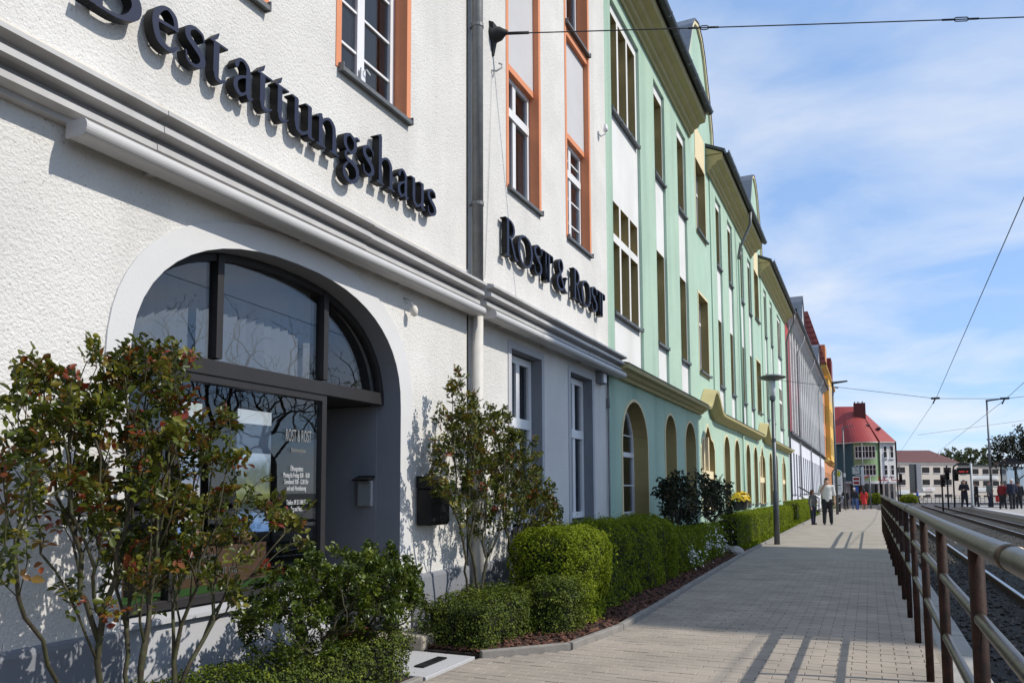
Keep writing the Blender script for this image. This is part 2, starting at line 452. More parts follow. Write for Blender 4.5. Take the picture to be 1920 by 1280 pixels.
mat('hair_dark', (0.018, 0.012, 0.010), 0.6)
mat('hair_brown', (0.07, 0.032, 0.02), 0.6)
mat('hair_white', (0.62, 0.60, 0.57), 0.7)
mat('shoe', (0.012, 0.012, 0.013), 0.5)
mat('sign_yellow', (0.62, 0.55, 0.02), 0.5)
mat('sign_green', (0.012, 0.11, 0.045), 0.5)
mat('sign_white', (0.66, 0.67, 0.67), 0.5)
mat('sign_red', (0.55, 0.02, 0.035), 0.5)
mat('sign_grey', (0.40, 0.42, 0.43), 0.5, var=0.15, vscale=30)
mat('print_grey', (0.25, 0.27, 0.28), 0.6)
mat('terracotta', (0.42, 0.13, 0.06), 0.8)
mat('turf', (0.06, 0.17, 0.025), 0.9, var=0.4, vscale=40, bump=0.8, bscale=120)
mat('wood_board', (0.17, 0.085, 0.045), 0.6, var=0.3, vscale=9)
mat('dried_pod', (0.45, 0.24, 0.12), 0.7, var=0.25, vscale=40)
mat('wood_pale', (0.55, 0.45, 0.30), 0.7)
mat('sill_dirt', (0.2, 0.19, 0.18), 0.9)
mat('text_white', (0.62, 0.62, 0.62), 0.6)
mat('text_faint', (0.22, 0.22, 0.21), 0.6)
mat('led_red', (0.3, 0.02, 0.02), 0.5, emit=((1.0, 0.06, 0.05), 0.22))
mat('signal_red', (0.10, 0.01, 0.01), 0.4)
mat('acrylic', (0.48, 0.48, 0.47), 0.2)
glass_mat('glass_shop', (0.88, 0.90, 0.92), 1.62)
glass_mat('glass_win', (0.62, 0.66, 0.70), 1.6)
glass_mat('glass_clear', (0.85, 0.87, 0.88), 1.45)
mat('glass_dark', (0.020, 0.022, 0.026), 0.08, spec=0.6)
mat('pane_far', (0.030, 0.026, 0.026), 0.35, spec=0.2, var=0.4, vscale=1.5)

# ------------------------------------------------------------------ the ground and pavement
g = MB().box(-900, 900, -300, 1500, -1.8, -0.62)
struct(g.build('ground', 'terrain'))
KERB = [(-2.83, 5.49), (-2.30, 6.08), (-2.17, 7.10), (-2.36, 15.9), (-2.36, 31.0), (-2.36, 45.0)]
def kerb_x(y):
    for (xa, ya), (xb, yb) in zip(KERB, KERB[1:]):
        if ya <= y <= yb: return xa + (xb - xa) * (y - ya) / (yb - ya)
    return KERB[0][0] if y < KERB[0][1] else KERB[-1][0]
path = MB()
pl = [(-2.87, -6.0), (0.47, -6.0), (0.47, 27.0), (0.75, 45), (-2.40, 45.0)] + [(-2.40, 44.0), (-2.40, 15.9), (-2.19, 7.1), (-2.34, 6.10), (-2.87, 5.52)]
vs, fs = extrude2d([pl], 0.4)
PATH = struct(path.add([(u, v, w - 0.412) for u, v, w in vs], fs).build('path', 'joint_sand'))
# pavers 20 x 10 cm in running bond: the nearest as separate pieces, the rest of the near field joined
rng = random.Random(4)
pave_xy = []
y = 3.6
row = 0
while y < 15.5:
    x = 0.43 - (0.1 if row % 2 else 0.0)
    while x > -2.9:
        xl = max(kerb_x(y), kerb_x(min(y + 0.1, 46))) + 0.02 if y > 5.4 else -2.83
        if x - 0.2 > xl: pave_xy.append((x - 0.2, x, y, y + 0.1))
        elif x - xl > 0.03: pave_xy.append((xl, x, y, y + 0.1))
        x -= 0.2
    if row % 2: pave_xy.append((0.33, 0.43, y, y + 0.1))
    y += 0.1; row += 1
def paver_box(mb, a, b, c, d, h):
    j = 0.0022; e = 0.003
    mb.add([(a + j, c + j, -0.05), (b - j, c + j, -0.05), (b - j, d - j, -0.05), (a + j, d - j, -0.05),
            (a + j, c + j, h - e), (b - j, c + j, h - e), (b - j, d - j, h - e), (a + j, d - j, h - e),
            (a + j + e, c + j + e, h), (b - j - e, c + j + e, h), (b - j - e, d - j - e, h), (a + j + e, d - j - e, h)],
           [(0, 1, 5, 4), (1, 2, 6, 5), (2, 3, 7, 6), (3, 0, 4, 7), (4, 5, 9, 8), (5, 6, 10, 9), (6, 7, 11, 10), (7, 4, 8, 11), (8, 9, 10, 11)])
def in_view(p):       # which pavers the photograph can see, nearest first
    q = Vector((p[0] + 0.1, p[2] + 0.05, 0)) - Vector((0, 0, EYE))
    zc = q.dot(fw); px = 960 + 1440 * q.dot(r2) / zc; py = 805 - 1440 * q.dot(u2) / zc
    return 640 < px < 1760 and py < 1300
vis = sorted([p for p in pave_xy if in_view(p)], key=lambda p: p[2])
single = set(vis[:290])
proto = {}
for p in vis[:290]:
    w_ = round(p[1] - p[0], 3)
    if w_ not in proto:
        mb = MB(); paver_box(mb, 0, p[1] - p[0], 0, 0.1, 0.0); ob = mb.build('paver', 'paver', PATH); proto[w_] = ob.data
    else:
        ob = bpy.data.objects.new('paver', proto[w_]); COL.objects.link(ob); ob.parent = PATH
    ob.location = (p[0], p[2], rng.uniform(-0.0025, 0.002))
    ob.rotation_euler = (rng.uniform(-.004, .004), rng.uniform(-.003, .003), rng.uniform(-.006, .006))
mb = MB()
for p in pave_xy:
    if p not in single: paver_box(mb, *p, rng.uniform(-0.0025, 0.002))
tag(mb.build('paver_field', 'paver', PATH, fix=False), kind='stuff')
vs, fs = extrude2d([[(-2.40, 15.55), (0.45, 15.55), (0.45, 27.0), (0.73, 45), (-2.38, 45), (-2.38, 15.9)]], 0.03)
mb = MB().add([(u, v, w - 0.03) for u, v, w in vs], fs)
mb.build('paving', 'paver_far', PATH)
MB().add([(-2.4, 45.001, 0), (.75, 45.001, 0), (1.4, 77, -.40), (-4.5, 77, -.40), (-2.4, 45.001, -.5), (.75, 45.001, -.5), (1.4, 77, -.8), (-4.5, 77, -.8)], [(0, 1, 2, 3), (4, 7, 6, 5), (0, 4, 5, 1), (1, 5, 6, 2), (2, 6, 7, 3), (3, 7, 4, 0)]).build('paving', 'paver_far', PATH)
# kerb stones
KR = struct(MB().box(-2.95, -2.9, 5.3, 5.34, -0.3, -0.25).build('kerb', 'kerb_concrete'))
def kerb_run(pts, step=1.0, w=0.06, top=0.055, name='kerb_stone'):
    for (xa, ya), (xb, yb) in zip(pts, pts[1:]):
        L = math.hypot(xb - xa, yb - ya); n = max(1, round(L / step)); a = math.atan2(yb - ya, xb - xa)
        for i in range(n):
            mb = MB().box(0.004, L / n - 0.004, -w / 2, w / 2, -0.25, top + rng.uniform(-.004, .004))
            ob = mb.build(name, 'kerb_concrete', KR, bevel=0.008)
            ob.location = (xa + (xb - xa) * i / n, ya + (yb - ya) * i / n, 0); ob.rotation_euler = (0, 0, a)
kerb_run(KERB[:6])
# planting bed
vs, fs = extrude2d([[(-3.72, 5.45), (-2.83, 5.52), (-2.33, 6.1), (-2.2, 7.1), (-2.39, 15.9), (-2.39, 45), (-3.72, 45)]], 0.3)
struct(MB().add([(u, v, w - 0.28) for u, v, w in vs], fs).build('planting_bed', 'soil'))
struct(MB().box(-3.72, -2.885, -3, 4.70, -0.3, 0.0).build('planting_bed', 'soil'))
kerb_run([(-2.87, -3.0), (-2.87, 4.66)], top=0.03)
nr = np.random.default_rng(5)
mb = MB()
for i in range(2600):
    yy = 5.55 + 12 * nr.random() ** 1.8; kx = kerb_x(yy); xx = kx - 0.04 - nr.random() * (1.0 if yy < 7.2 else 0.4)
    if xx < -3.65: continue
    c = Vector((xx, yy, 0.03 + 0.012 * nr.random())); a = nr.random() * 6.28; l = 0.012 + 0.03 * nr.random(); w_ = l * (0.25 + .3 * nr.random())
    d = Vector((math.cos(a), math.sin(a), nr.normal() * .3)) * l; e = Vector((-math.sin(a), math.cos(a), nr.normal() * .3)) * w_; hh = Vector((0, 0, 0.008))
    mb.add([c - d - e, c + d - e, c + d * .9 + e, c - d * .8 + e, c - d * .6 + hh, c + d * .7 + hh], [(0, 1, 2, 3), (0, 1, 5, 4), (1, 2, 5), (2, 3, 4, 5), (3, 0, 4)])
tag(mb.build('bark_mulch', 'mulch'), 'reddish brown bark mulch lying along the kerb under the hedges', 'mulch', kind='stuff')
# entrance slab and step
struct(MB().box(-3.69, -2.86, 4.72, 5.46, -0.2, 0.012).build('entrance_slab', 'granite', bevel=0.004))
tag(MB().box(-3.10, -3.02, 4.95, 5.30, 0.012, 0.024).build('door_mat', 'black_metal'), 'small black mat on the granite slab at the shop door', 'mat')
tag(MB().box(-3.66, -3.34, 5.47, 5.75, -0.02, 0.125).build('stone_block', 'sandstone', bevel=0.02), 'low sandstone block at the foot of the entrance jamb', 'stone block')

# ------------------------------------------------------------------ track bed, rails, platform
struct(MB().box(0.60, 30.0, -8, 77, -0.9, -0.27).build('track_bed', 'ballast_bed'))
edge = struct(MB().box(0.47, 0.60, -6, 27, -0.5, -0.03).build('retaining_edge', 'concrete'))
for i in range(24):
    ob = MB().box(0.46, 0.76, 0.008, 0.992, -0.30, -0.075 + rng.uniform(-.006, .006)).build('edge_slab', 'concrete', edge, bevel=0.012)
    ob.location = (0.0, 1.5 + i, 0)
mb = MB()
for i in range(15000):
    yy = 1.0 + 36 * nr.random() ** 1.6; xx = 0.78 + nr.random() * 5.2
    s_ = 0.018 + 0.022 * nr.random(); c = np.array([xx, yy, -0.262 + 0.015 * nr.random() - (0.02 if 1.7 < xx < 5.9 else 0)])
    q = nr.normal(size=(6, 3)); pts = np.array([[1, 0, 0], [-1, 0, 0], [0, 1, 0], [0, -1, 0], [0, 0, .8], [0, 0, -.8]]) * (0.7 + 0.6 * nr.random((6, 1))) + q * .18
    mb.add([tuple(c + p * s_) for p in pts], [(0, 2, 4), (2, 1, 4), (1, 3, 4), (3, 0, 4), (2, 0, 5), (1, 2, 5), (3, 1, 5), (0, 3, 5)])
tag(mb.build('ballast', 'ballast', fix=False), 'grey crushed stone ballast between the tram rails', 'ballast', kind='stuff')
for x, w_ in ((1.83, 'nearest the handrail'), (2.93, 'second from the handrail'), (4.45, 'third from the handrail'), (5.58, 'beside the platform')):
    prof = [(-.055, -.30), (.055, -.30), (.055, -.288), (.012, -.275), (.012, -.19), (.034, -.18), (.034, -.156), (.026, -.15), (-.026, -.15), (-.034, -.156), (-.034, -.18), (-.012, -.19), (-.012, -.275), (-.055, -.288)]
    t = thing('tram_rail', 'steel tram rail on the ballast, ' + w_, 'rail', (x, 10, -.3), 'tram rails')
    MB().sweep_y([(x + a, b) for a, b in prof], -6, 84).build('rail_web', 'rail_rust', t)
    MB().sweep_y([(x + a, b) for a, b in [(-.027, -.149), (.027, -.149), (.024, -.144), (-.024, -.144)]], -6, 84).build('running_surface', 'rail_steel', t)
tag(MB().box(1.95, 2.22, 22.9, 23.15, -.27, -.06).build('cable_box', 'concrete', bevel=.015), 'small pale concrete box lying beside the near tram rail', 'box')
vs, fs = extrude2d([[(6.1, 22), (30, 22), (30, 66), (6.1, 66)]], .7)
plt = struct(MB().add([(u, v, w - .57) for u, v, w in vs], fs).build('platform', 'concrete'))
for i in range(22):
    ob = MB().box(6.07, 6.42, 0.01, 1.99, -.02, .14).build('edge_stone', 'granite', plt, bevel=.01); ob.location = (0, 22 + 2 * i, 0)
struct(MB().box(-60, 90, 77.01, 118, -1.0, -.52).build('road', 'asphalt'))
struct(MB().box(-60, 90, 118, 260, -1.0, -.44).build('pavement', 'paver_far'))
# ------------------------------------------------------------------ windows
def clip(poly, ax, val, keep_less):
    out = []; k = len(poly)
    ins = lambda p: p[ax] <= val + 1e-9 if keep_less else p[ax] >= val - 1e-9
    for i in range(k):
        a, b = poly[i - 1], poly[i]
        if ins(a) != ins(b):
            t = (val - a[ax]) / (b[ax] - a[ax]); out.append((a[0] + t * (b[0] - a[0]), a[1] + t * (b[1] - a[1])))
        if ins(b): out.append(b)
    return out
def window(parent, X, y0, y1, z0, z1, mull=(), trans=(), bars=(), m='white_paint', fr=0.06, mw=0.045, glass='glass_win', sill=None, shape=None, panes=True):
    """frame in the plane x=X (front), panes as sub-parts. mull/trans: absolute y / z; bars: horizontal glazing bars (z)"""
    d = 0.06
    mb = MB()
    loop = shape or rect(y0, y1, z0, z1)
    inn = inset(loop, fr)
    wall_x(mb, X, d, [loop, inn])
    ys = [y0 + fr] + list(mull) + [y1 - fr]; zs = [z0 + fr] + list(trans) + [z1 - fr]
    for yy in mull:
        zt = z1 - fr * .5
        if shape: zt = max(p[1] for p in clip(clip(loop, 0, yy + .01, True), 0, yy - .01, False)) - fr * .6
        mb.box(X - d + .004, X - .006, yy - mw / 2, yy + mw / 2, z0 + fr * .5, zt)
    for zz in trans:
        mb.box(X - d + .002, X + .012, y0 + fr * .5, y1 - fr * .5, zz - mw * .6, zz + mw * .6)
    for zz in bars: mb.box(X - d + .012, X - .014, y0 + fr * .7, y1 - fr * .7, zz - .011, zz + .011)
    w = mb.build('window', m, parent)
    if panes:
        for i in range(len(ys) - 1):
            for j in range(len(zs) - 1):
                a, b = ys[i], ys[i + 1]; c, e = zs[j], zs[j + 1]
                if shape:
                    pp = clip(clip(clip(clip(inset(loop, fr * .9), 0, a, False), 0, b, True), 1, c, False), 1, e, True)
                    if len(pp) < 3: continue
                    wall_x(MB2 := MB(), X - .03, .008, [pp]); MB2.build('pane', glass, w)
                else:
                    MB().box(X - .038, X - .03, a - .004, b + .004, c - .004, e + .004).build('pane', glass, w)
    if sill:
        sx, sz, o = sill
        mb = MB().add([(X - .02, y0 - .04, sz), (sx, y0 - .04, sz - .03), (sx, y1 + .04, sz - .03), (X - .02, y1 + .04, sz),
                       (X - .02, y0 - .04, sz + .025), (sx, y0 - .04, sz + .004), (sx, y1 + .04, sz + .004), (X - .02, y1 + .04, sz + .025)],
                      [(0, 3, 2, 1), (4, 5, 6, 7), (0, 1, 5, 4), (1, 2, 6, 5), (2, 3, 7, 6), (3, 0, 4, 7)])
        for yy in (y0 - .045, y1 + .035): mb.box(sx - .05, sx + .004, yy, yy + .012, sz - .034, sz + .035)
        mb.build('sill', 'sill_zinc', w)
    return w
# ------------------------------------------------------------------ white house with the shop
FX = -3.7
HW = thing('white_house', 'white roughcast corner house with arched shop window and orange framed upper windows', 'house', (FX - .2, 4.5, 0))
ARCH = arch(2.93, 5.65, 0.0, 2.02, 2.945, n=2.35, k=26)
slots = [(1.0, 2.05, 4.66, 10), (2.88, 3.88, 4.66, 10), (4.76, 5.72, 4.66, 10), (7.92, 8.84, 4.84, 10), (9.87, 10.81, 4.84, 10)]
lows = [(7.96, 8.86, 0.86, 2.95), (9.90, 10.81, 0.86, 2.95)]
wall = MB()
loops = [rect(-3.0, 11.66, -.2, 10.4), [(p[0], max(p[1], .0)) for p in ARCH]] + [rect(*s) for s in slots] + [rect(*s) for s in lows]
wall_x(wall, FX, .30, loops)
wall.build('wall', 'stucco_white', HW)
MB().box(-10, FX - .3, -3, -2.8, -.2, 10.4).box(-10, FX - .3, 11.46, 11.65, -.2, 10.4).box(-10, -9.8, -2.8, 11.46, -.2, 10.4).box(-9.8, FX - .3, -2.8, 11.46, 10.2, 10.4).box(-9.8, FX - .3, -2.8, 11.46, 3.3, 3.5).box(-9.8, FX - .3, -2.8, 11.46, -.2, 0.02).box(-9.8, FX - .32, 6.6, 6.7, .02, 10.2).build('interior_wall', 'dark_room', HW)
# plinth
pl_ = MB()
for a, b in ((-3.0, 2.93), (5.84, 6.88), (7.12, 11.64)):
    pl_.sweep_y([(FX - .02, -.1), (FX + .035, -.1), (FX + .035, .53), (FX + .028, .555), (FX - .02, .575)], a, b)
pl_.build('plinth', 'grey_paint', HW)
# arch surround: smooth band flush with the wall, a little proud
outer = arch(2.78, 5.83, 0.0, 2.02, 3.115, n=2.35, k=30)
wall_x(ms := MB(), FX + .012, .02, [outer, inset(ARCH, -.001)])
ms.build('arch_surround', 'smooth_white', HW)
mb = MB(); strip_x(mb, FX + .011, FX - .24, inset([p for p in ARCH], .002)); mb.build('arch_reveal', 'grey_paint', HW)
# shopfront
SX = FX - .16
loop = inset(ARCH, .006)
fbot = .60
ml = clip(loop, 1, fbot, False)
mb = MB()
up_loop = clip(loop, 1, 2.06, False)
wall_x(mb, SX, .07, [up_loop, inset(up_loop, .05)])
low_loop = rect(2.94, 4.86, fbot, 2.065)
wall_x(mb, SX - .002, .066, [low_loop, inset(low_loop, .055)])
mb.box(SX - .075, SX + .008, 2.95, 5.63, 2.062, 2.165)
for a, b, z in ((3.70, 3.755, 2.88), (4.795, 4.85, 2.87)): mb.box(SX - .064, SX + .012, a, b, 2.18, z)
mb.box(SX - .064, SX + .004, 3.385, 3.44, fbot + .05, 2.06)
SHOP = mb.build('shop_window', 'anthracite', HW, bevel=.003)
ip = inset(up_loop, .04)
for a, b in ((2.9, 3.73), (3.73, 4.82), (4.82, 5.7)):
    pp = clip(clip(clip(ip, 0, a, False), 0, b, True), 1, 2.155, False)
    wall_x(m2 := MB(), SX - .03, .012, [pp]); m2.build('pane', 'glass_shop', SHOP)
for a, b in ((3.0, 3.40), (3.43, 4.80)):
    MB().box(SX - .042, SX - .03, a, b, fbot + .06, 2.06).build('pane', 'glass_shop', SHOP)
BL = MB().box(SX - .23, SX - .20, 3.0, 4.9, 2.15, 2.168).build('blind', 'blind', HW)
n = 21
for i in range(n):
    yy = 3.02 + i * .086
    zt = min(p[1] for p in [(0, 2.86)])
    c = abs((yy - 4.29) / 1.36)
    zt = 3.02
    ob = MB().add([(-.012, -.043, 2.17), (.014, .046, 2.17), (.014, .046, zt), (-.012, -.043, zt), (-.014, -.042, 2.17), (.012, .047, 2.17), (.012, .047, zt), (-.014, -.042, zt)],
                  [(0, 1, 2, 3), (7, 6, 5, 4), (0, 4, 5, 1), (3, 2, 6, 7), (0, 3, 7, 4), (1, 5, 6, 2)]).build('slat', 'blind', BL, fix=False)
    ob.location = (SX - .215, yy * 1.02, 0); ob.rotation_euler = (0, 0, rng.uniform(-.16, .16))
# below the window and display floor
MB().box(FX - .30, FX - .10, 2.935, 4.86, .0, .54).build('window_panel', 'grey_light', HW)
MB().add([(FX - .3, 2.935, .54), (FX - .06, 2.935, .54), (FX - .06, 4.855, .54), (FX - .3, 4.855, .54), (FX - .3, 2.935, .60), (FX - .06, 2.935, .565), (FX - .06, 4.855, .565), (FX - .3, 4.855, .60)],
         [(0, 3, 2, 1), (4, 5, 6, 7), (0, 1, 5, 4), (1, 2, 6, 5), (2, 3, 7, 6), (3, 0, 4, 7)]).build('window_ledge', 'grey_light', HW)
# porch
MB().box(FX - 1.0, FX - .235, 5.64, 5.75, .0, 2.06).build('porch_wall', 'grey_paint', HW)
MB().box(FX - 1.0, SX - .076, 4.80, 5.64, 2.065, 2.12).build('porch_ceiling', 'anthracite', HW)
MB().box(FX - 1.0, SX - .08, 4.80, 4.86, .1, 2.06).build('porch_wall', 'anthracite', HW)
MB().box(FX - 1.0, FX - .02, 4.86, 5.64, -.05, .11).build('porch_step', 'sandstone', HW, bevel=.01)
dr = MB(); wall_x(dr, FX - .84, .06, [rect(4.86, 5.64, .11, 2.06), rect(4.97, 5.53, .32, 1.95)])
DR = dr.build('door', 'anthracite', HW)
MB().box(FX - .875, FX - .865, 4.96, 5.54, .31, 1.96).build('pane', 'glass_shop', DR)
MB().tube([(FX - .8, 4.93, .9), (FX - .8, 4.93, 1.5)], .014).build('handle', 'pipe_zinc', DR, True)
# upper windows with orange frames
for i, (a, b, c, d) in enumerate(slots):
    lp = rect(a, b, c, d)
    mb = MB(); strip_x(mb, FX + .006, FX - .24, inset(lp, .002)); mb.build('reveal', 'orange_paint', HW)
    bw = .065
    mb = MB()
    mb.box(FX - .01, FX + .007, a - bw, a + .001, c, 10.2).box(FX - .01, FX + .007, b - .001, b + bw, c, 10.2)
    mb.build('orange_border', 'orange_paint', HW)
    if i < 3:
        mid = (a + b) / 2 - .03
        zz = [c + .38, c + .74, c + 1.12, c + 1.5]
        w = window(HW, FX - .13, a + .01, b - .01, c + .05, c + 1.95, mull=(mid,), bars=zz, sill=(FX + .055, c, 0), mw=.10)
        MB().box(FX - .12, FX - .105, mid - .03, mid + .03, c + .09, c + .26).tube([(FX - .10, mid, c + .24), (FX - .07, mid, c + .24), (FX - .07, mid + .05, c + .22)], .006, 6).build('window_latch', 'white_paint', w)
        MB().box(FX - .36, FX - .355, a + .02, a + .42 * (b - a), c + .1, c + 1.9).build('curtain', 'curtain', HW)
    else:
        mid = (a + b) / 2
        z1 = 6.38
        MB().box(FX - .22, FX - .07, a + .003, b - .003, z1 + .08, 7.85).build('spandrel', 'pale_grey', HW)
        MB().box(FX - .22, FX - .01, a + .002, b - .002, 7.85, 8.0).build('orange_band', 'orange_paint', HW)
        MB().box(FX - .24, FX - .065, a + .002, b - .002, z1, z1 + .08).build('orange_band', 'orange_paint', HW)
        window(HW, FX - .13, a + .01, b - .01, c + .05, z1, mull=((mid,)), trans=(5.92,), bars=() if i == 3 else (5.2, 5.56, 6.14), sill=(FX + .05, c, 0), mw=.09)
        window(HW, FX - .17, a + .01, b - .01, 8.05, 9.9, mull=((mid,)), trans=(9.3,), sill=(FX + .05, 8.0, 0), mw=.09)
        MB().box(FX - .33, FX - .325, a + .02, b - .02, c + .1, 5.85).build('curtain', 'curtain', HW)
for k, (a, b, c, d) in enumerate(lows):
    lp = rect(a, b, c, d)
    mb = MB(); strip_x(mb, FX + .014, FX - .26, inset(lp, .002)); mb.build('reveal', 'grey_paint', HW)
    wall_x(mb := MB(), FX + .012, .016, [inset(lp, -.085 ), lp]); mb.build('grey_border', 'grey_light', HW)
    window(HW, FX - .13, a + .01, b - .01, c + .06, d - .02, mull=((a + b) / 2 + .04,), trans=(2.12,), bars=(), sill=(FX + .10, c, 0), mw=.10, fr=.085)
    MB().box(FX - .4, FX - .395, a, b, c + .05, 2.0).build('curtain', 'curtain', HW)
# cornice over the ground floor
def corn(y0, y1, dx, name='cornice'):
    P = [(-.02, 3.47), (.03, 3.475), (.215, 3.435), (.218, 3.408), (.13, 3.395), (.13, 3.362), (.185, 3.350), (.19, 3.312), (.09, 3.302), (.09, 3.270), (.135, 3.258), (.138, 3.222), (.06, 3.212), (.06, 3.185), (-.02, 3.185)]
    n = round((y1 - y0) / 1.9); st = (y1 - y0) / n
    for i in range(n):
        j = rng.uniform(-.0025, .0025)
        MB().sweep_y([(FX + a + (dx + j if a > 0 else 0), z + j) for a, z in P], y0 + i * st + .002, y0 + (i + 1) * st - .002).build(name, 'cornice_grey', HW)
corn(-3.0, 6.93, 0.0); corn(6.985, 11.82, .045)
MB().sweep_y([(FX - .01, 3.482), (FX + .01, 3.482), (FX + .01, 3.57), (FX - .01, 3.578)], -3.0, 6.80).build('cornice_band', 'cream_band', HW)
MB().sweep_y([(FX - .01, 3.482), (FX + .01, 3.482), (FX + .01, 3.57), (FX - .01, 3.578)], 7.10, 11.64).build('cornice_band', 'cream_band', HW)
def light_bar(y0, y1, dx, label):
    t = thing('light_bar', label, 'lamp', (FX, y0, 3.15), 'long bars under the cornice')
    c = [(FX + .17 + dx + .044 * math.cos(a), 3.14 + .044 * math.sin(a)) for a in np.linspace(-1.9, 1.9, 14)]
    c = [(FX - .0, 3.18), (FX + .0, 3.10)] + c
    MB().sweep_y([(FX + .06 + dx, 3.178), (FX + .06 + dx, 3.105)] + c[2:], y0, y1).build('housing', 'bar_white', t)
    for yy in (y0 - .006, y1):
        MB().sweep_y([(FX + .055 + dx, 3.182), (FX + .055 + dx, 3.101)] + [(FX + .17 + dx + (x - FX - .17 - dx) * 1.06, 3.14 + (z - 3.14) * 1.06) for x, z in c[2:]], yy, yy + .012).build('end_cap', 'cornice_grey', t)
    for yy in np.arange(y0 + .5, y1, 1.3):
        MB().box(FX - .005, FX + .07 + dx, yy, yy + .04, 3.11, 3.16).build('bracket', 'cornice_grey', t)
light_bar(2.48, 6.90, 0.0, 'long white rounded bar mounted under the cornice above the arched shop window')
light_bar(7.06, 11.78, .045, 'long white rounded bar under the cornice right of the drainpipe')
# drainpipe
DP = MB().tube([(FX + .09, 6.96, 10.2), (FX + .09, 6.96, 3.47)], .060, 14).build('drainpipe', 'pipe_zinc', HW, True)
MB().tube([(FX + .085, 6.97, 3.19), (FX + .085, 6.97, 0.02)], .058, 14).build('drainpipe_base', 'pipe_white', DP, True)
for z in (8.6, 6.25, 4.30):
    MB().tube([(FX + .09, 6.96, z - .018), (FX + .09, 6.96, z + .018)], .067, 14).box(FX - .01, FX + .05, 6.95, 6.97, z - .01, z + .01).build('bracket', 'pipe_zinc', DP)
MB().tube([(FX + .085, 6.97, .25), (FX + .085, 6.97, .38)], .064, 14).build('pipe_collar', 'pipe_white', DP)
MB().box(FX - .01, FX + .012, 6.885, 6.90, .4, 3.18).build('joint_strip', 'iron', HW)
MB().box(FX - .01, FX + .012, 6.875, 6.892, 3.6, 10.2).build('joint_strip', 'iron', HW)
# small fittings
mb = MB().box(0, .13, -.17, .17, 0, .34); mb = MB()
prof = [(0, 0), (.13, 0), (.15, .03), (.15, .32), (.145, .36), (.12, .405), (.07, .43), (0, .435)]
MBX = thing('mailbox', 'black metal mailbox with rounded lid on the white wall beside the rose bush', 'mailbox', (FX, 6.06, 1.0))
MB().sweep_y([(FX + .02 + a, 1.0 + z) for a, z in prof[:4] + [(0, .33)]], 5.90, 6.24).build('body', 'black_metal', MBX, bevel=.01)
MB().sweep_y([(FX + .018 + a * 1.05, 1.002 + z) for a, z in [(0, .332), (.152, .325), (.147, .365), (.122, .41), (.07, .437), (0, .442)]], 5.893, 6.247).build('lid', 'black_metal', MBX, bevel=.005)
MB().lathe([(0, .012), (.012, .012), (.014, 0)], (FX + .17, 6.10, 1.29), 10, 'x').build('lock', 'rail_steel', MBX)
MB().box(FX, FX + .02, 5.96, 6.18, 1.1, 1.3).build('bracket', 'black_metal', MBX)
LB = thing('leaflet_box', 'small clear leaflet box with black lid on the grey porch wall', 'box', (-4.03, 5.63, 1.17))
MB().box(-4.105, -3.965, 5.60, 5.638, 1.18, 1.40).build('body', 'acrylic', LB, bevel=.004)
MB().box(-4.11, -3.955, 5.565, 5.60, 1.185, 1.39).build('front_panel', 'glass_clear', LB)
MB().add([(-4.12, 5.54, 1.40), (-3.945, 5.54, 1.40), (-3.945, 5.638, 1.43), (-4.12, 5.638, 1.43), (-4.12, 5.54, 1.412), (-3.945, 5.54, 1.412), (-3.945, 5.638, 1.445), (-4.12, 5.638, 1.445)],
         [(0, 3, 2, 1), (4, 5, 6, 7), (0, 1, 5, 4), (1, 2, 6, 5), (2, 3, 7, 6), (3, 0, 4, 7)]).build('lid', 'black_metal', LB)
JB = thing('junction_box', 'small grey box with pale front under the cornice near the green house', 'box', (FX, 11.25, 2.95))
MB().box(FX, FX + .10, 11.0, 11.26, 2.93, 3.12).build('body', 'grey_paint', JB, bevel=.005)
MB().box(FX + .10, FX + .106, 11.08, 11.22, 2.95, 3.08).build('cover', 'white_paint', JB)
MB().tube([(FX + .03, 11.52, 3.2), (FX + .03, 11.52, 1.0), (FX + .03, 11.53, .1)], .016, 8).tube([(FX + .03, 11.52, 2.6), (FX + .03, 11.52, 2.75)], .028, 8).build('cable_conduit', 'pipe_zinc', HW, True)
# shop display
def text_mesh(txt, size, m, name, parent, spacing=1.0, align='CENTER', ex=0.0008, line=1.0):
    cu = bpy.data.curves.new('t', 'FONT'); cu.body = txt; cu.size = size; cu.align_x = align; cu.extrude = ex; cu.space_character = spacing; cu.space_line = line; cu.resolution_u = 3
    ob = bpy.data.objects.new('t', cu); COL.objects.link(ob)
    me = bpy.data.meshes.new_from_object(ob.evaluated_get(bpy.context.evaluated_depsgraph_get()))
    bpy.data.objects.remove(ob)
    return mobj(name, me, m, parent)
TX = Matrix(((0, 0, 1, 0), (1, 0, 0, 0), (0, 1, 0, 0), (0, 0, 0, 1)))     # text plane -> facade plane
def put_text(o, x, y, z, sy=1.0):
    o.matrix_basis = Matrix.Translation((x, y, z)) @ TX @ Matrix.Diagonal((sy, 1, 1, 1))
put_text(text_mesh('Öffnungszeiten:\nMontag bis Freitag: 8.00 - 18.00\nSonnabend: 9.00 - 12.00 Uhr\nund nach Vereinbarung', .052, 'text_white', 'opening_hours', SHOP, line=.93), SX - .024, 4.545, 1.46, .44)
put_text(text_mesh('Telefon: 09 35 / 868 37 9\nTag und Nacht', .052, 'text_white', 'phone_number', SHOP, line=.93), SX - .024, 4.555, 1.21, .44)
put_text(text_mesh('ROST & ROST', .13, 'text_faint', 'window_lettering', SHOP), SX - .024, 4.56, 1.68, .36)
put_text(text_mesh('Bestattungshaus', .05, 'text_faint', 'window_lettering', SHOP), SX - .024, 4.56, 1.60, .5)
struct(MB().box(FX - .95, SX - .072, 2.95, 4.79, .56, .665).build('display_floor', 'turf'))
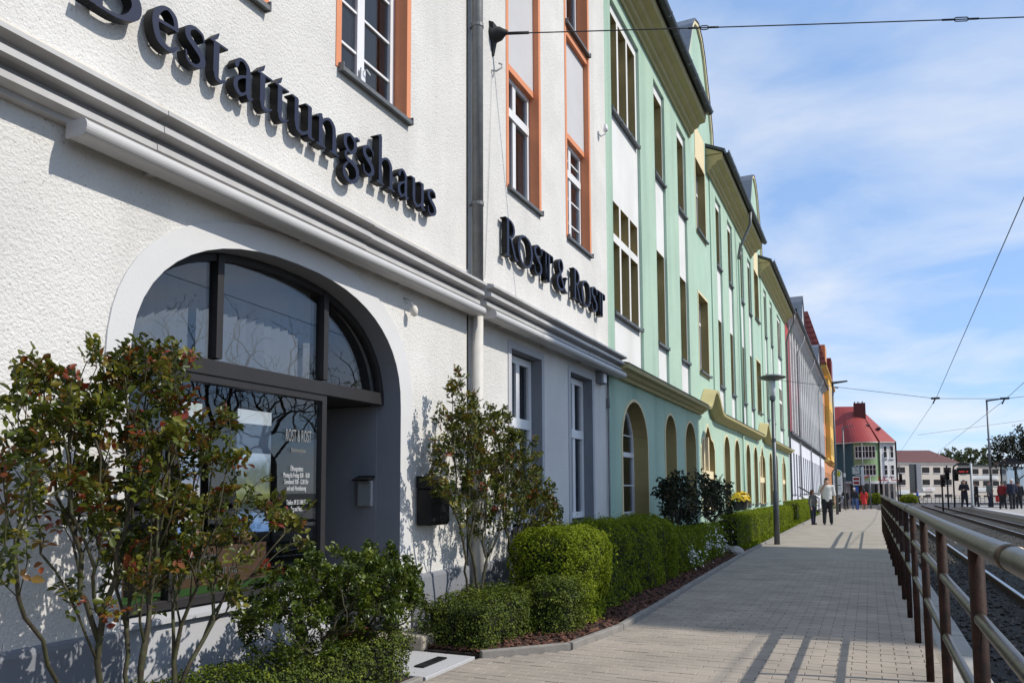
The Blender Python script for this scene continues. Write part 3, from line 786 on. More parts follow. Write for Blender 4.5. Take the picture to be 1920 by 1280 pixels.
BD = thing('text_board', 'brown wooden board with white lettering on the turf in the shop window', 'board', (SX - .3, 3.6, .62))
MB().box(SX - .34, SX - .31, 3.2, 4.55, .666, .93).build('board', 'wood_board', BD)
put_text(text_mesh('in dem Herzen\nIhnen auf dem Weg ... mit uns', .10, 'text_faint', 'lettering', BD), SX - .306, 3.88, .83, .62)
for k, (yy, zz, rr, w_) in enumerate(((3.90, .985, .06, 'left'), (4.08, .975, .05, 'middle'), (4.34, .98, .055, 'right'))):
    t = thing('dried_gourd', 'orange brown dried gourd lying on the wooden board, %s one of three' % w_, 'gourd', (SX - .33, yy, zz - rr), 'dried gourds in the shop window')
    MB().lathe([(0, -rr), (rr * .6, -rr * .85), (rr, -.1 * rr), (rr * .75, .5 * rr), (rr * .25, .85 * rr), (0, .9 * rr)], (SX - .325, yy, zz), 14).build('fruit', 'dried_pod', t, True)
    MB().tube([(SX - .325, yy, zz + rr * .8), (SX - .32, yy + .01, zz + rr * 1.3), (SX - .32, yy - .01, zz + rr * 1.7)], .005, 6).build('stalk', 'dried_pod', t, True)
# landscape posters: a print of sky, hills, trees and water
def poster_mat(name, seed, stops):
    m = bpy.data.materials.new(name); m.use_nodes = True; n, l = m.node_tree.nodes, m.node_tree.links; b = n['Principled BSDF']; b.inputs['Roughness'].default_value = .35
    geo = n.new('ShaderNodeNewGeometry'); sp = n.new('ShaderNodeSeparateXYZ'); l.new(geo.outputs['Position'], sp.inputs[0])
    nz = n.new('ShaderNodeTexNoise'); nz.inputs['Scale'].default_value = 5 + seed; nz.inputs['Detail'].default_value = 6; l.new(geo.outputs['Position'], nz.inputs['Vector'])
    ad = n.new('ShaderNodeMath'); ad.operation = 'MULTIPLY_ADD'; l.new(nz.outputs['Fac'], ad.inputs[0]); ad.inputs[1].default_value = .3; l.new(sp.outputs['Z'], ad.inputs[2])
    mr = n.new('ShaderNodeMapRange'); mr.inputs[1].default_value = .95; mr.inputs[2].default_value = 2.2; l.new(ad.outputs[0], mr.inputs[0])
    cr = n.new('ShaderNodeValToRGB'); e = cr.color_ramp.elements
    for i, (p, c) in enumerate(stops):
        q = e[i] if i < 2 else e.new(p); q.position = p; q.color = (*c, 1)
    l.new(mr.outputs[0], cr.inputs[0]); l.new(cr.outputs[0], b.inputs['Base Color']); MATS[name] = m
poster_mat('poster_a', 0, [(0, (.08, .16, .45)), (.18, (.35, .5, .85)), (.30, (.7, .55, .35)), (.38, (.75, .72, .68)), (.52, (.12, .18, .35)), (.62, (.7, .78, .85)), (.85, (.85, .88, .9)), (1, (.6, .7, .3))])
poster_mat('poster_b', 2, [(0, (.06, .15, .5)), (.22, (.3, .5, .85)), (.30, (.05, .07, .08)), (.42, (.3, .32, .05)), (.5, (.06, .08, .03)), (.6, (.5, .6, .72)), (.75, (.8, .86, .92)), (1, (.85, .88, .9))])
for y0_, y1_, m_, lb in ((3.70, 4.00, 'poster_a', 'left framed landscape picture of sky and water standing in the shop window'), (4.34, 4.70, 'poster_b', 'right framed landscape picture of trees above blue water in the shop window')):
    t = thing('picture', lb, 'picture', (SX - .42, (y0_ + y1_) / 2, .94), 'pictures in the shop window')
    MB().box(SX - .44, SX - .42, y0_, y1_, 1.0, 1.93).build('print', m_, t)
    MB().box(SX - .46, SX - .43, y0_ - .02, y0_, .98, 1.95).box(SX - .46, SX - .43, y1_, y1_ + .02, .98, 1.95).box(SX - .46, SX - .43, y0_, y1_, 1.93, 1.95).box(SX - .46, SX - .43, y0_, y1_, .98, 1.0).build('picture_frame', 'black_metal', t)
    MB().box(SX - .46, SX - .44, y0_ + .1, y0_ + .14, .61, .99).build('stand', 'black_metal', t)
# ------------------------------------------------------------------ sign letters (outlines drawn as swept strokes, contoured, then extruded)
def crom(pts, ws, k=10):
    P = [np.array(p, float) for p in pts]; out = []
    P = [2 * P[0] - P[1]] + P + [2 * P[-1] - P[-2]]
    w = [ws[0]] + list(ws) + [ws[-1]]
    for i in range(1, len(P) - 2):
        for t in np.linspace(0, 1, k, endpoint=(i == len(P) - 3)):
            a, b, c, d = P[i - 1], P[i], P[i + 1], P[i + 2]
            q = .5 * ((2 * b) + (-a + c) * t + (2 * a - 5 * b + 4 * c - d) * t * t + (-a + 3 * b - 3 * c + d) * t ** 3)
            out.append((q[0], q[1], w[i] + (w[i + 1] - w[i]) * t))
    return out
t_, T_ = .026, .048          # thin / thick half widths
def stem(x, z0, z1, w=T_): return ('r', x - w, x + w, z0, z1)
def serif(x0, x1, z, up=1): return ('s', [(x0, z), (x1, z)], [.020, .020])
LET = {
 'B': (.80, [stem(.20, .03, .97, .075), serif(.03, .42, .022), serif(.03, .42, .978), ('s', [(.20, .97), (.42, .965), (.60, .86), (.60, .68), (.44, .555), (.22, .53)], [t_, t_, .07, .07, t_, t_]),
            ('s', [(.22, .53), (.48, .52), (.70, .40), (.70, .20), (.50, .04), (.20, .022)], [t_, t_, .08, .08, t_, t_])]),
 'e': (.46, [('s', [(.07, .345), (.22, .355), (.405, .37)], [t_, t_, t_]), ('s', [(.405, .37), (.36, .53), (.23, .585), (.09, .47), (.055, .29), (.12, .09), (.26, .025), (.37, .06), (.43, .13)], [.04, .045, t_, .05, .058, .055, .042, .03, .014])]),
 's': (.40, [('s', [(.345, .46), (.31, .55), (.19, .58), (.085, .51), (.09, .40), (.20, .31), (.31, .22), (.325, .11), (.22, .025), (.09, .05), (.055, .17)], [.012, .022, .026, .045, .052, .055, .055, .048, .026, .022, .014])]),
 't': (.34, [stem(.13, .12, .60, .052), ('s', [(.035, .585), (.33, .585)], [.020, .020]), ('s', [(.04, .59), (.12, .66), (.165, .74)], [.012, .03, .012]), ('s', [(.13, .16), (.15, .05), (.23, .025), (.33, .09)], [.052, .045, .028, .012])]),
 'a': (.44, [('s', [(.075, .46), (.12, .555), (.22, .585), (.315, .51), (.325, .36), (.325, .12), (.36, .035), (.43, .07)], [.045, .03, .028, .045, .054, .054, .035, .012]),
            ('s', [(.32, .37), (.20, .32), (.08, .23), (.065, .11), (.15, .03), (.24, .06), (.32, .15)], [t_, .022, .04, .052, .038, .022, .018])]),
 'u': (.58, [stem(.12, .16, .58), ('s', [(.12, .18), (.15, .06), (.27, .025), (.38, .08), (.45, .17)], [T_, .045, .034, .024, .02]), stem(.46, .03, .58), serif(.01, .14, .575), serif(.35, .48, .575), ('s', [(.46, .05), (.52, .03), (.57, .035)], [.04, .022, .016])]),
 'n': (.62, [stem(.13, .02, .56), ('s', [(.03, .51), (.09, .555), (.15, .59)], [.014, .03, .02]), ('s', [(.15, .44), (.25, .55), (.37, .585), (.465, .50), (.485, .36)], [.018, .024, .035, .05, T_]), stem(.485, .02, .38), serif(.03, .25, .02), serif(.39, .60, .02)]),
 'g': (.50, [('s', [(.22, .585), (.09, .50), (.085, .34), (.22, .235), (.35, .33), (.355, .49), (.22, .585)], [t_, .045, .05, t_, .048, .05, t_]), ('s', [(.33, .53), (.40, .585), (.47, .575)], [.022, .024, .03]),
            ('s', [(.15, .25), (.09, .17), (.14, .09), (.30, .055), (.42, -.02), (.42, -.20), (.26, -.32), (.09, -.27), (.05, -.13), (.15, .02)], [.02, .034, .04, .05, .055, .045, .034, .04, .034, .02])]),
 'h': (.64, [stem(.13, .02, .98), ('s', [(.03, .94), (.09, .965), (.15, 1.0)], [.014, .026, .018]), ('s', [(.15, .44), (.25, .55), (.38, .585), (.475, .50), (.495, .36)], [.018, .024, .035, .05, T_]), stem(.495, .02, .38), serif(.03, .25, .02), serif(.40, .61, .02)]),
 'R': (.78, [stem(.17, .03, .97, .058), serif(.03, .32, .022), serif(.03, .2, .978), ('s', [(.17, .972), (.36, .96), (.52, .86), (.54, .70), (.42, .555), (.19, .50)], [.022, .026, .055, .058, .03, .022]), ('s', [(.33, .53), (.50, .26), (.64, .06), (.80, .022)], [.045, .055, .05, .014])]),
 'O': (.98, [('s', [(.47, .975), (.20, .87), (.085, .60), (.09, .40), (.21, .12), (.47, .022), (.73, .12), (.85, .40), (.85, .60), (.74, .87), (.47, .975)], [.026, .05, .066, .066, .05, .026, .05, .066, .066, .05, .026])]),
 'S': (.62, [('s', [(.52, .74), (.48, .92), (.31, .972), (.14, .88), (.12, .70), (.30, .53), (.48, .37), (.50, .17), (.33, .028), (.13, .09), (.085, .28)], [.014, .026, .03, .058, .064, .066, .066, .06, .03, .026, .014])]),
 'T': (.84, [stem(.42, .03, .96, .058), ('s', [(.05, .955), (.79, .955)], [.026, .026]), ('s', [(.055, .955), (.05, .86), (.035, .76)], [.024, .022, .010]), ('s', [(.785, .955), (.79, .86), (.805, .76)], [.024, .022, .010]), serif(.29, .55, .022)]),
 '&': (.98, [('s', [(.90, .50), (.80, .42), (.70, .22), (.54, .06), (.33, .022), (.14, .12), (.11, .30), (.24, .46), (.46, .60), (.56, .76), (.50, .92), (.37, .97), (.24, .86), (.25, .70), (.42, .44), (.64, .17), (.80, .05), (.95, .03)], [.018, .022, .024, .034, .045, .06, .06, .045, .034, .045, .04, .028, .05, .056, .06, .06, .05, .016]), ('s', [(.80, .505), (.98, .505)], [.018, .018])]),
}
def contour(ch):
    adv, prims = LET[ch]; step = .0115
    xs = np.arange(-.08, adv + .16, step); zs = np.arange(-.42, 1.10, step)
    XX, ZZ = np.meshgrid(xs, zs, indexing='ij'); F = np.full(XX.shape, 9.0)
    for p in prims:
        if p[0] == 'r':
            _, a, b, c, d = p
            F = np.minimum(F, np.maximum(np.abs(XX - (a + b) / 2) - (b - a) / 2, np.abs(ZZ - (c + d) / 2) - (d - c) / 2))
        else:
            for x, z, r in crom(p[1], p[2], 14): F = np.minimum(F, np.hypot(XX - x, ZZ - z) - r * .88)
    seg = {}
    ins = F < 0
    def ip(i, j, k, l):
        a, b = F[i, j], F[k, l]; t = a / (a - b); return (xs[i] + t * (xs[k] - xs[i]), zs[j] + t * (zs[l] - zs[j]))
    nx, nz_ = F.shape
    links_ = {}
    for i in range(nx - 1):
        for j in range(nz_ - 1):
            c = (ins[i, j], ins[i + 1, j], ins[i + 1, j + 1], ins[i, j + 1])
            if all(c) or not any(c): continue
            E = []
            if c[0] != c[1]: E.append((('h', i, j), ip(i, j, i + 1, j), c[0]))
            if c[1] != c[2]: E.append((('v', i + 1, j), ip(i + 1, j, i + 1, j + 1), c[1]))
            if c[2] != c[3]: E.append((('h', i, j + 1), ip(i + 1, j + 1, i, j + 1), c[2]))
            if c[3] != c[0]: E.append((('v', i, j), ip(i, j + 1, i, j), c[3]))
            # entering edges (from inside to outside walking ccw) pair with the next
            for q in range(0, len(E), 1):
                if E[q][2]: links_[E[q][0]] = (E[(q + 1) % len(E)][0], E[q][1])
    loops = []; used = set()
    for k0 in list(links_):
        if k0 in used: continue
        lp = []; k = k0
        while k in links_ and k not in used:
            used.add(k); lp.append(links_[k][1]); k = links_[k][0]
        if len(lp) < 8: continue
        # simplify
        out = [lp[0]]
        for a, b, c in zip(lp, lp[1:], lp[2:] + lp[:1]):
            u = np.subtract(b, out[-1]); v = np.subtract(c, b)
            if abs(u[0] * v[1] - u[1] * v[0]) > 2.5e-5 or np.hypot(*u) > .09: out.append(b)
        loops.append(out)
    return loops
LCACHE = {}
def letter(ch, y0, y1, z, h, parent, label=None):
    adv = LET[ch][0]
    if ch not in LCACHE: LCACHE[ch] = contour(ch)
    lps = LCACHE[ch]; xmin = min(p[0] for l in lps for p in l); xmax = max(p[0] for l in lps for p in l)
    sy = (y1 - y0) / (xmax - xmin)
    lp2 = [[(y0 + (p[0] - xmin) * sy, z + p[1] * h) for p in l] for l in lps]
    vs, fs = extrude2d(lp2, .068)
    o = MB().add([(FX + .024 + w, u, v) for u, v, w in vs], fs).build('letter', 'black_metal', parent)
    vs, fs = extrude2d(lp2, .003)
    MB().add([(FX + .0925 + w, u, v) for u, v, w in vs], fs).build('letter_face', 'letter_face', o)
    mb = MB()
    for f in (.3, .7):
        yy = y0 + f * (y1 - y0); mb.tube([(FX - .005, yy, z + .04 * h), (FX + .03, yy, z + .04 * h)], .005, 6)
    mb.build('spacer', 'pipe_zinc', o)
SG1 = thing('sign_lettering', 'dark blue raised letters reading Bestattungshaus above the arched shop window', 'sign', (FX, 4.3, 3.87))
for ch, a, b in [('B', 2.50, 2.86), ('e', 2.93, 3.115), ('s', 3.16, 3.32), ('t', 3.355, 3.50), ('a', 3.55, 3.725), ('t', 3.76, 3.905), ('t', 3.93, 4.07), ('u', 4.095, 4.345), ('n', 4.365, 4.635), ('g', 4.685, 4.90), ('s', 4.94, 5.10), ('h', 5.135, 5.405), ('a', 5.45, 5.625), ('u', 5.655, 5.91), ('s', 5.945, 6.105)]:
    letter(ch, a, b, 3.865, .42, SG1)
SG2 = thing('sign_lettering', 'dark blue raised capitals reading ROST & ROST right of the drainpipe', 'sign', (FX, 9.5, 3.95))
for ch, a, b, h in [('R', 7.63, 7.98, .44), ('O', 7.97, 8.41, .38), ('S', 8.45, 8.70, .38), ('T', 8.70, 9.08, .38), ('&', 9.20, 9.62, .42), ('R', 9.83, 10.17, .44), ('O', 10.16, 10.56, .38), ('S', 10.60, 10.86, .38), ('T', 10.86, 11.24, .38)]:
    letter(ch, a, b, 3.955, h, SG2)
# ------------------------------------------------------------------ green house
GH = thing('green_house', 'long mint green house with white window strips, ochre cornices and curved gables', 'house', (FX - .2, 26, 0))
G0, G1 = 11.66, 42.0
S1, P1, S2, P2, S3 = (G0, 18.6), (18.6, 21.1), (21.1, 29.6), (29.6, 32.1), (32.1, G1)
arches = [(12.33, 13.93), (15.33, 16.27), (17.2, 18.3), (22.3, 23.22), (24.2, 25.12), (26.6, 27.52), (28.5, 29.4), (33.2, 34.1), (35.4, 36.3)]
tripG = [(19.0, 20.75), (30.0, 31.7), (38.2, 39.9)]
gloops = [rect(G0, G1, -.2, 3.15)]
AL = []
for a, b in arches:
    h = (b - a) / 2
    AL.append(arch(a, b, .80, 2.86 - h * .95, 2.86, k=14))
TL = []
for a, b in tripG:
    w3 = (b - a) / 3; TL.append([(a, .8), (b, .8), (b, 2.35), (b - w3 * .3, 2.55), (b - w3 * .8, 2.62), (b - w3, 2.72), (b - w3 * 1.3, 2.88), ((a + b) / 2, 2.95), (a + w3 * 1.3, 2.88), (a + w3, 2.72), (a + w3 * .8, 2.62), (a + w3 * .3, 2.55), (a, 2.35)])
wall_x(mb := MB(), FX, .35, gloops + AL + TL)
mb.build('ground_floor_wall', 'green_stucco', GH)
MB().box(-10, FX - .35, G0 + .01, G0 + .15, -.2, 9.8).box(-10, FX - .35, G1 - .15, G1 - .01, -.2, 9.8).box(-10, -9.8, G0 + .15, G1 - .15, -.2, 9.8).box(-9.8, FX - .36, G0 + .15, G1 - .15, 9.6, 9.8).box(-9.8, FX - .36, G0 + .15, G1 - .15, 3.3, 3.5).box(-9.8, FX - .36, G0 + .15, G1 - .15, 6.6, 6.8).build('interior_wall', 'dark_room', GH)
MB().box(FX - .02, FX + .03, G0 + .02, G1, -.1, .42).build('plinth', 'grey_light', GH)
for i, lp in enumerate(AL + TL):
    mb = MB(); strip_x(mb, FX + .018, FX - .34, inset(lp, .002)); mb.build('reveal', 'ochre_paint', GH)
    wall_x(mb := MB(), FX + .016, .02, [inset(lp, -.05), lp]); mb.build('arch_border', 'cream_paint', GH)
    y0_, y1_ = min(p[0] for p in lp), max(p[0] for p in lp)
    if i < len(AL):
        c = (y0_ + y1_) / 2
        window(GH, FX - .25, y0_ + .01, y1_ - .01, .86, 2.84, mull=(c,), trans=(1.95,), bars=(1.4, 2.3) if i == 0 else (), shape=[(p[0], max(p[1], .86)) for p in inset(lp, .012)], sill=(FX + .09, .82, 0), fr=.07, mw=.07)
    else:
        w3 = (y1_ - y0_) / 3
        MB().box(FX - .3, FX - .03, y0_ + .003, y1_ - .003, 1.60, 1.80).box(FX - .3, FX - .03, y0_ + w3 - .06, y0_ + w3 + .06, .8, 1.6).box(FX - .3, FX - .03, y0_ + 2 * w3 - .06, y0_ + 2 * w3 + .06, .8, 1.6).box(FX - .3, FX - .03, y0_ + w3 - .06, y0_ + w3 + .06, 1.8, 2.68).box(FX - .3, FX - .03, y0_ + 2 * w3 - .06, y0_ + 2 * w3 + .06, 1.8, 2.68).build('window_cross', 'cream_paint', GH)
        MB().box(FX - .31, FX - .30, y0_ + .01, y1_ - .01, .82, 2.7).build('pane', 'glass_dark', GH)
        MB().box(FX - .3, FX + .09, y0_ - .03, y1_ + .03, .765, .798).build('sill', 'sill_zinc', GH)
# upper walls
bays = {S1: [(12.02, 13.82, 3), (14.93, 15.83, 1), (17.02, 17.95, 1)], S2: [(21.9, 22.8, 1), (23.95, 24.85, 1), (26.35, 27.25, 1), (28.3, 29.2, 1)], S3: [(33.0, 33.9, 1), (35.2, 36.1, 1), (38.1, 39.9, 3)]}
WZ = [(4.25, 6.20), (7.75, 9.52)]
for (a, b), bl in bays.items():
    wall_x(mb := MB(), FX, .10, [rect(a, b, 3.152, 10.12)] + [rect(y0, y1, 3.30, 9.72) for y0, y1, k in bl])
    mb.build('upper_wall', 'green_stucco', GH)
    for y0, y1, k in bl:
        hol = []
        for j, (z0, z1) in enumerate(WZ):
            if k == 1: hol.append((y0 + .04, y1 - .04, z0, z1))
            else:
                w3 = (y1 - y0 - .16) / 3
                for q in range(3):
                    ya, yb = y0 + .05 + q * (w3 + .03), y0 + .05 + q * (w3 + .03) + w3 - .06
                    if j == 0: hol += [(ya, yb, z0, 5.50), (ya, yb, 5.64, z1)]
                    else: hol.append((ya, yb, z0, z1 + .03))
        wall_x(mb := MB(), FX - .055, .24, [rect(y0 - .02, y1 + .02, 3.22, 9.78)] + [rect(*h) for h in hol])
        mb.build('bay_panel', 'panel_white', GH)
        mb = MB(); strip_x(mb, FX + .002, FX - .056, inset(rect(y0, y1, 3.30, 9.72), .001)); mb.build('bay_edge', 'green_smooth', GH)
        for h in hol:
            mb = MB(); strip_x(mb, FX - .056, FX - .32, inset(rect(*h), .002)); mb.build('reveal', 'ochre_paint', GH)
            z0, z1 = h[2], h[3]; c = (h[0] + h[1]) / 2
            tall = z1 - z0 > 1.4
            window(GH, FX - .26, h[0] + .005, h[1] - .005, z0 + .03, z1 - .005, mull=(c,) if k == 1 else (), trans=(z1 - .55,) if tall else (), sill=(FX + .03, z0, 0) if z0 != 5.64 else None, fr=.05, mw=.05)
for (a, b) in (P1, P2):
    c = (a + b) / 2
    hol = [(c - .62, c + .62, 4.28, 6.28), (c - .62, c + .62, 7.90, 9.80)]
    bell = [(a, 3.152), (b, 3.152), (b, 10.7), (b + .45, 10.75), (b + .40, 11.4), (b + .15, 12.0), (b - .2, 12.6), (b - .5, 13.15), (b - .8, 13.45), (c, 13.6), (a + .8, 13.45), (a + .5, 13.15), (a + .2, 12.6), (a - .15, 12.0), (a - .40, 11.4), (a - .45, 10.75), (a, 10.7)]
    oc = [(c + .34 * math.cos(t), 11.55 + .46 * math.sin(t)) for t in np.linspace(0, 2 * PI, 20, endpoint=False)]
    wall_x(mb := MB(), FX - .03, .20, [bell] + [rect(*h) for h in hol] + [oc]); mb.build('gable_wall', 'green_smooth', GH)
    for h in hol:
        lp = rect(*h)
        mb = MB(); strip_x(mb, FX - .018, FX - .30, inset(lp, .002)); mb.build('reveal', 'ochre_paint', GH)
        wall_x(mb := MB(), FX - .02, .03, [inset(lp, -.06), lp]); mb.build('window_border', 'cream_paint', GH)
        window(GH, FX - .22, h[0] + .005, h[1] - .005, h[2] + .03, h[3] - .005, mull=(c,), trans=(h[3] - .6,), sill=(FX + .05, h[2], 0), fr=.06, mw=.06)
    MB().box(FX - .03, FX - .018, c - .62, c + .62, 9.86, 10.7).build('cream_panel', 'cream_paint', GH)
    wall_x(mb := MB(), FX - .01, .03, [[(c + .46 * math.cos(t), 11.55 + .58 * math.sin(t)) for t in np.linspace(0, 2 * PI, 20, endpoint=False)], oc]); mb.build('oval_border', 'cream_paint', GH)
    wall_x(mb := MB(), FX - .2, .02, [oc]); mb.build('pane', 'glass_dark', GH)
    top = bell[3:16]
    o2 = inset(bell, -.09)[3:16]
    wall_x(mb := MB(), FX + .03, .12, [top[::1] + o2[::-1]]); mb.build('gable_coping', 'cream_paint', GH)
    mb = MB(); o3 = inset(bell, -.13)[3:16]
    k = len(o3); vs = [(FX + .05, y, z) for y, z in o3] + [(FX - 3.2, y, z) for y, z in o3]
    mb.add(vs, [(i, i + 1, k + i + 1, k + i) for i in range(k - 1)])
    vs = [(FX + .05, y, z) for y, z in o2] + [(FX + .05, y, z) for y, z in o3]
    mb.add(vs, [(i, i + 1, k + i + 1, k + i) for i in range(k - 1)])
    mb.build('gable_roof', 'zinc_roof', GH)
# lower cornice and the curved hood mouldings over the portals
CP = [(-.02, 3.14), (.07, 3.14), (.09, 3.18), (.15, 3.20), (.19, 3.245), (.275, 3.26), (.285, 3.30), (.29, 3.325), (-.02, 3.40)]
for a, b in (S1, S2, S3):
    aa = a + (.12 if a == G0 else -.15 if a != G0 else 0); bb = b - .05
    if a == S2[0]: aa, bb = a + .05, b - .05
    n_ = round((bb - aa) / 2.4)
    for i in range(n_):
        j = rng.uniform(-.003, .003); MB().sweep_y([(FX + p + (j if p > 0 else 0), z + j) for p, z in CP], aa + (bb - aa) * i / n_ + .002, aa + (bb - aa) * (i + 1) / n_ - .002).build('cornice', 'ochre_cornice', GH)
    MB().sweep_y([(FX - .01, 3.405), (FX + .295, 3.329), (FX + .305, 3.332), (FX + .305, 3.342), (FX - .01, 3.425)], aa - .005, bb + .005).build('cornice_flashing', 'zinc_dark', GH)
def hood(c, hw, name):
    k = 20; mb = MB(); n = len(CP); vs = []
    for i in range(k + 1):
        t = -1 + 2 * i / k; yy = c + hw * t
        z = .52 * (math.exp(-(t / .42) ** 2) - math.exp(-(1 / .42) ** 2))
        sl = .52 * math.exp(-(t / .42) ** 2) * (-2 * t / .42 ** 2) / hw
        L = math.hypot(1, sl); ny, nz_ = -sl / L, 1 / L
        for p, zz in CP:
            h = zz - 3.14; vs.append((FX + p, yy + ny * h, 3.14 + z + nz_ * h))
    fs = [(i * n + j, i * n + (j + 1) % n, (i + 1) * n + (j + 1) % n, (i + 1) * n + j) for i in range(k) for j in range(n)]
    fs += [tuple(range(n)), tuple(k * n + j for j in range(n))]
    mb.add(vs, fs).build(name, 'ochre_cornice', GH)
hood(19.88, 1.27, 'portal_hood'); hood(30.85, 1.27, 'portal_hood')
# eaves
EP = [(-.02, 9.96), (.04, 9.96), (.05, 10.03), (.11, 10.06), (.13, 10.13), (.23, 10.17), (.27, 10.24), (.40, 10.27), (.42, 10.36), (.42, 10.44), (-.05, 10.44)]
for a, b in ((G0 + .02, 18.45), (20.75, 29.35), (31.75, G1 - .02)):
    MB().sweep_y([(FX + p, z) for p, z in EP], a, b).build('eaves_cornice', 'ochre_cornice', GH)
    rf = MB().add([(FX + .50, a - .05, 10.53), (FX + .50, b + .05, 10.53), (FX - 3.5, b + .05, 12.4), (FX - 3.5, a - .05, 12.4), (FX + .47, a - .05, 10.455), (FX + .47, b + .05, 10.455), (FX - 3.5, b + .05, 12.3), (FX - 3.5, a - .05, 12.3)],
                  [(0, 1, 2, 3), (7, 6, 5, 4), (0, 4, 5, 1), (3, 2, 6, 7), (0, 3, 7, 4), (1, 5, 6, 2)]).build('roof', 'slate', GH)
    for yy in (a - .03, b + .01):
        MB().add([(FX + .42, yy, 10.445), (FX - .1, yy, 10.445), (FX - 3.5, yy, 10.445), (FX - 3.5, yy, 12.28), (FX + .42, yy + .02, 10.445), (FX - .1, yy + .02, 10.445), (FX - 3.5, yy + .02, 10.445), (FX - 3.5, yy + .02, 12.28)], [(0, 1, 2, 3), (7, 6, 5, 4), (0, 3, 7, 4), (0, 4, 5, 1), (1, 5, 6, 2), (2, 6, 7, 3)]).build('roof_cheek', 'ochre_cornice', GH)
    n = max(2, round((b - a) / .62)); st = (b - a) / n
    for i in range(n):
        ya = a + i * st
        c = [(FX + .515 + .072 * math.cos(t), 10.49 + .072 * math.sin(t)) for t in np.linspace(-PI, 0, 9)] + [(FX + .515 + .085 * math.cos(t), 10.50 + .085 * math.sin(t)) for t in np.linspace(0, -PI, 9)]
        MB().sweep_y(c, ya, ya + st - .012).box(FX + .425, FX + .605, ya + st - .02, ya + st + .008, 10.49, 10.507).build('gutter', 'zinc_dark', rf)
MB().box(-11, -10, G0, G1, 9.8, 14.1).build('roof_back', 'slate', GH)
def downpipe(parent, y, z0, z1, m='pipe_zinc', m2=None):
    if m2: MB().tube([(FX + .08, y + .08, z1 - 1.3), (FX + .08, y + .08, z0)], .034, 8).build('drainpipe', m2, parent, True); z0 = z1 - 1.4
    MB().tube([(FX + .50, y, z1 + .1), (FX + .48, y + .02, z1 - .3), (FX + .14, y + .06, z1 - 1.0), (FX + .08, y + .08, z1 - 1.3), (FX + .08, y + .08, z0)], .05, 8).build('drainpipe', m, parent, True)
downpipe(GH, 25.6, 3.45, 10.3, 'pipe_zinc', 'green_smooth'); downpipe(GH, 41.85, .0, 10.3)
MB().tube([(FX + .05, 25.75, 3.1), (FX + .05, 25.75, .1)], .03, 8).build('drainpipe', 'green_smooth', GH, True)
# ------------------------------------------------------------------ red and grey house, orange house
RH = thing('red_grey_house', 'pale grey and white terraced house with red first bay beyond the green house', 'house', (FX, 58, 0))
R0, R1 = 42.02, 77.0
cols = list(np.arange(43.2, 76.5, 1.72))
mb = MB(); lps = [rect(R0, R1, 4.25, 10.5)]
for c in cols: lps += [rect(c - .42, c + .42, 4.4, 10.1)]
wall_x(mb, FX, .12, lps); mb.build('upper_wall', 'pale_grey', RH)
mb = MB(); wall_x(mb, FX, .3, [rect(R0, R1, -.2, 4.245)] + [rect(c - .45, c + .45, 1.05 if i not in (2, 9) else .1, 3.35) for i, c in enumerate(cols)]); mb.build('ground_floor_wall', 'lilac_white', RH)
for i, c in enumerate(cols):
    m_ = 'red_paint' if i < 3 or i in (4,) else 'pale_grey' if i > 9 else 'brick_dark'
    MB().box(FX - .30, FX - .06, c - .43, c + .43, 6.35, 7.55).build('spandrel', 'red_paint' if i < 4 else 'panel_white', RH)
    MB().box(FX - .30, FX - .06, c - .43, c + .43, 9.6, 10.1).build('spandrel', 'panel_white', RH)
    for z0, z1 in ((4.4, 6.35), (7.55, 9.6)):
        mb = MB(); strip_x(mb, FX + .002, FX - .3, inset(rect(c - .42, c + .42, z0, z1), .002)); mb.build('reveal', m_, RH)
        window(RH, FX - .22, c - .415, c + .415, z0 + .02, z1 - .02, mull=(c,), trans=(z1 - .6,), panes=False, fr=.06)
        MB().box(FX - .27, FX - .26, c - .4, c + .4, z0 + .03, z1 - .03).build('pane', 'glass_dark', RH)
    MB().box(FX, FX + .09, c + .5, c + .8, 4.46, 10.5).build('pilaster', 'panel_white', RH)
    if i not in (2, 9):
        window(RH, FX - .2, c - .445, c + .445, 1.08, 3.34, mull=(c,), trans=(2.5,), panes=False, fr=.06, sill=(FX + .08, 1.05, 0))
        MB().box(FX - .27, FX - .26, c - .44, c + .44, 1.1, 3.3).build('pane', 'glass_dark', RH)
    else:
        MB().box(FX - .28, FX - .22, c - .44, c + .44, .1, 3.3).build('door', 'anthracite', RH)
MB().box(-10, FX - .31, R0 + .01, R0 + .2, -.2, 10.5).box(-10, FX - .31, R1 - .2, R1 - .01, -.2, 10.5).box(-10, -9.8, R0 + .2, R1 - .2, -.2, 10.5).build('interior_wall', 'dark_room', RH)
MB().box(FX - .1, FX + .012, R0 + .02, R0 + 1.9, 4.46, 10.49).build('red_bay', 'red_paint', RH)
MB().sweep_y([(FX - .02, 4.1), (FX + .06, 4.12), (FX + .18, 4.25), (FX + .18, 4.32), (FX - .02, 4.45)], R0 + .05, R1).build('cornice', 'zinc_dark', RH)
MB().sweep_y([(FX - .02, 10.2), (FX + .1, 10.25), (FX + .35, 10.5), (FX + .5, 10.52), (FX + .5, 10.62), (FX - .05, 10.65)], R0 + .05, R1).build('eaves_cornice', 'grey_light', RH)
rf = MB().add([(FX + .55, R0, 10.72), (FX + .55, R1, 10.72), (FX - 3.5, R1, 14.5), (FX - 3.5, R0, 14.5), (FX + .5, R0, 10.63), (FX + .5, R1, 10.63), (FX - 3.5, R1, 14.3), (FX - 3.5, R0, 14.3)],
              [(0, 1, 2, 3), (7, 6, 5, 4), (0, 4, 5, 1), (3, 2, 6, 7), (0, 3, 7, 4), (1, 5, 6, 2)]).build('roof', 'slate', RH)
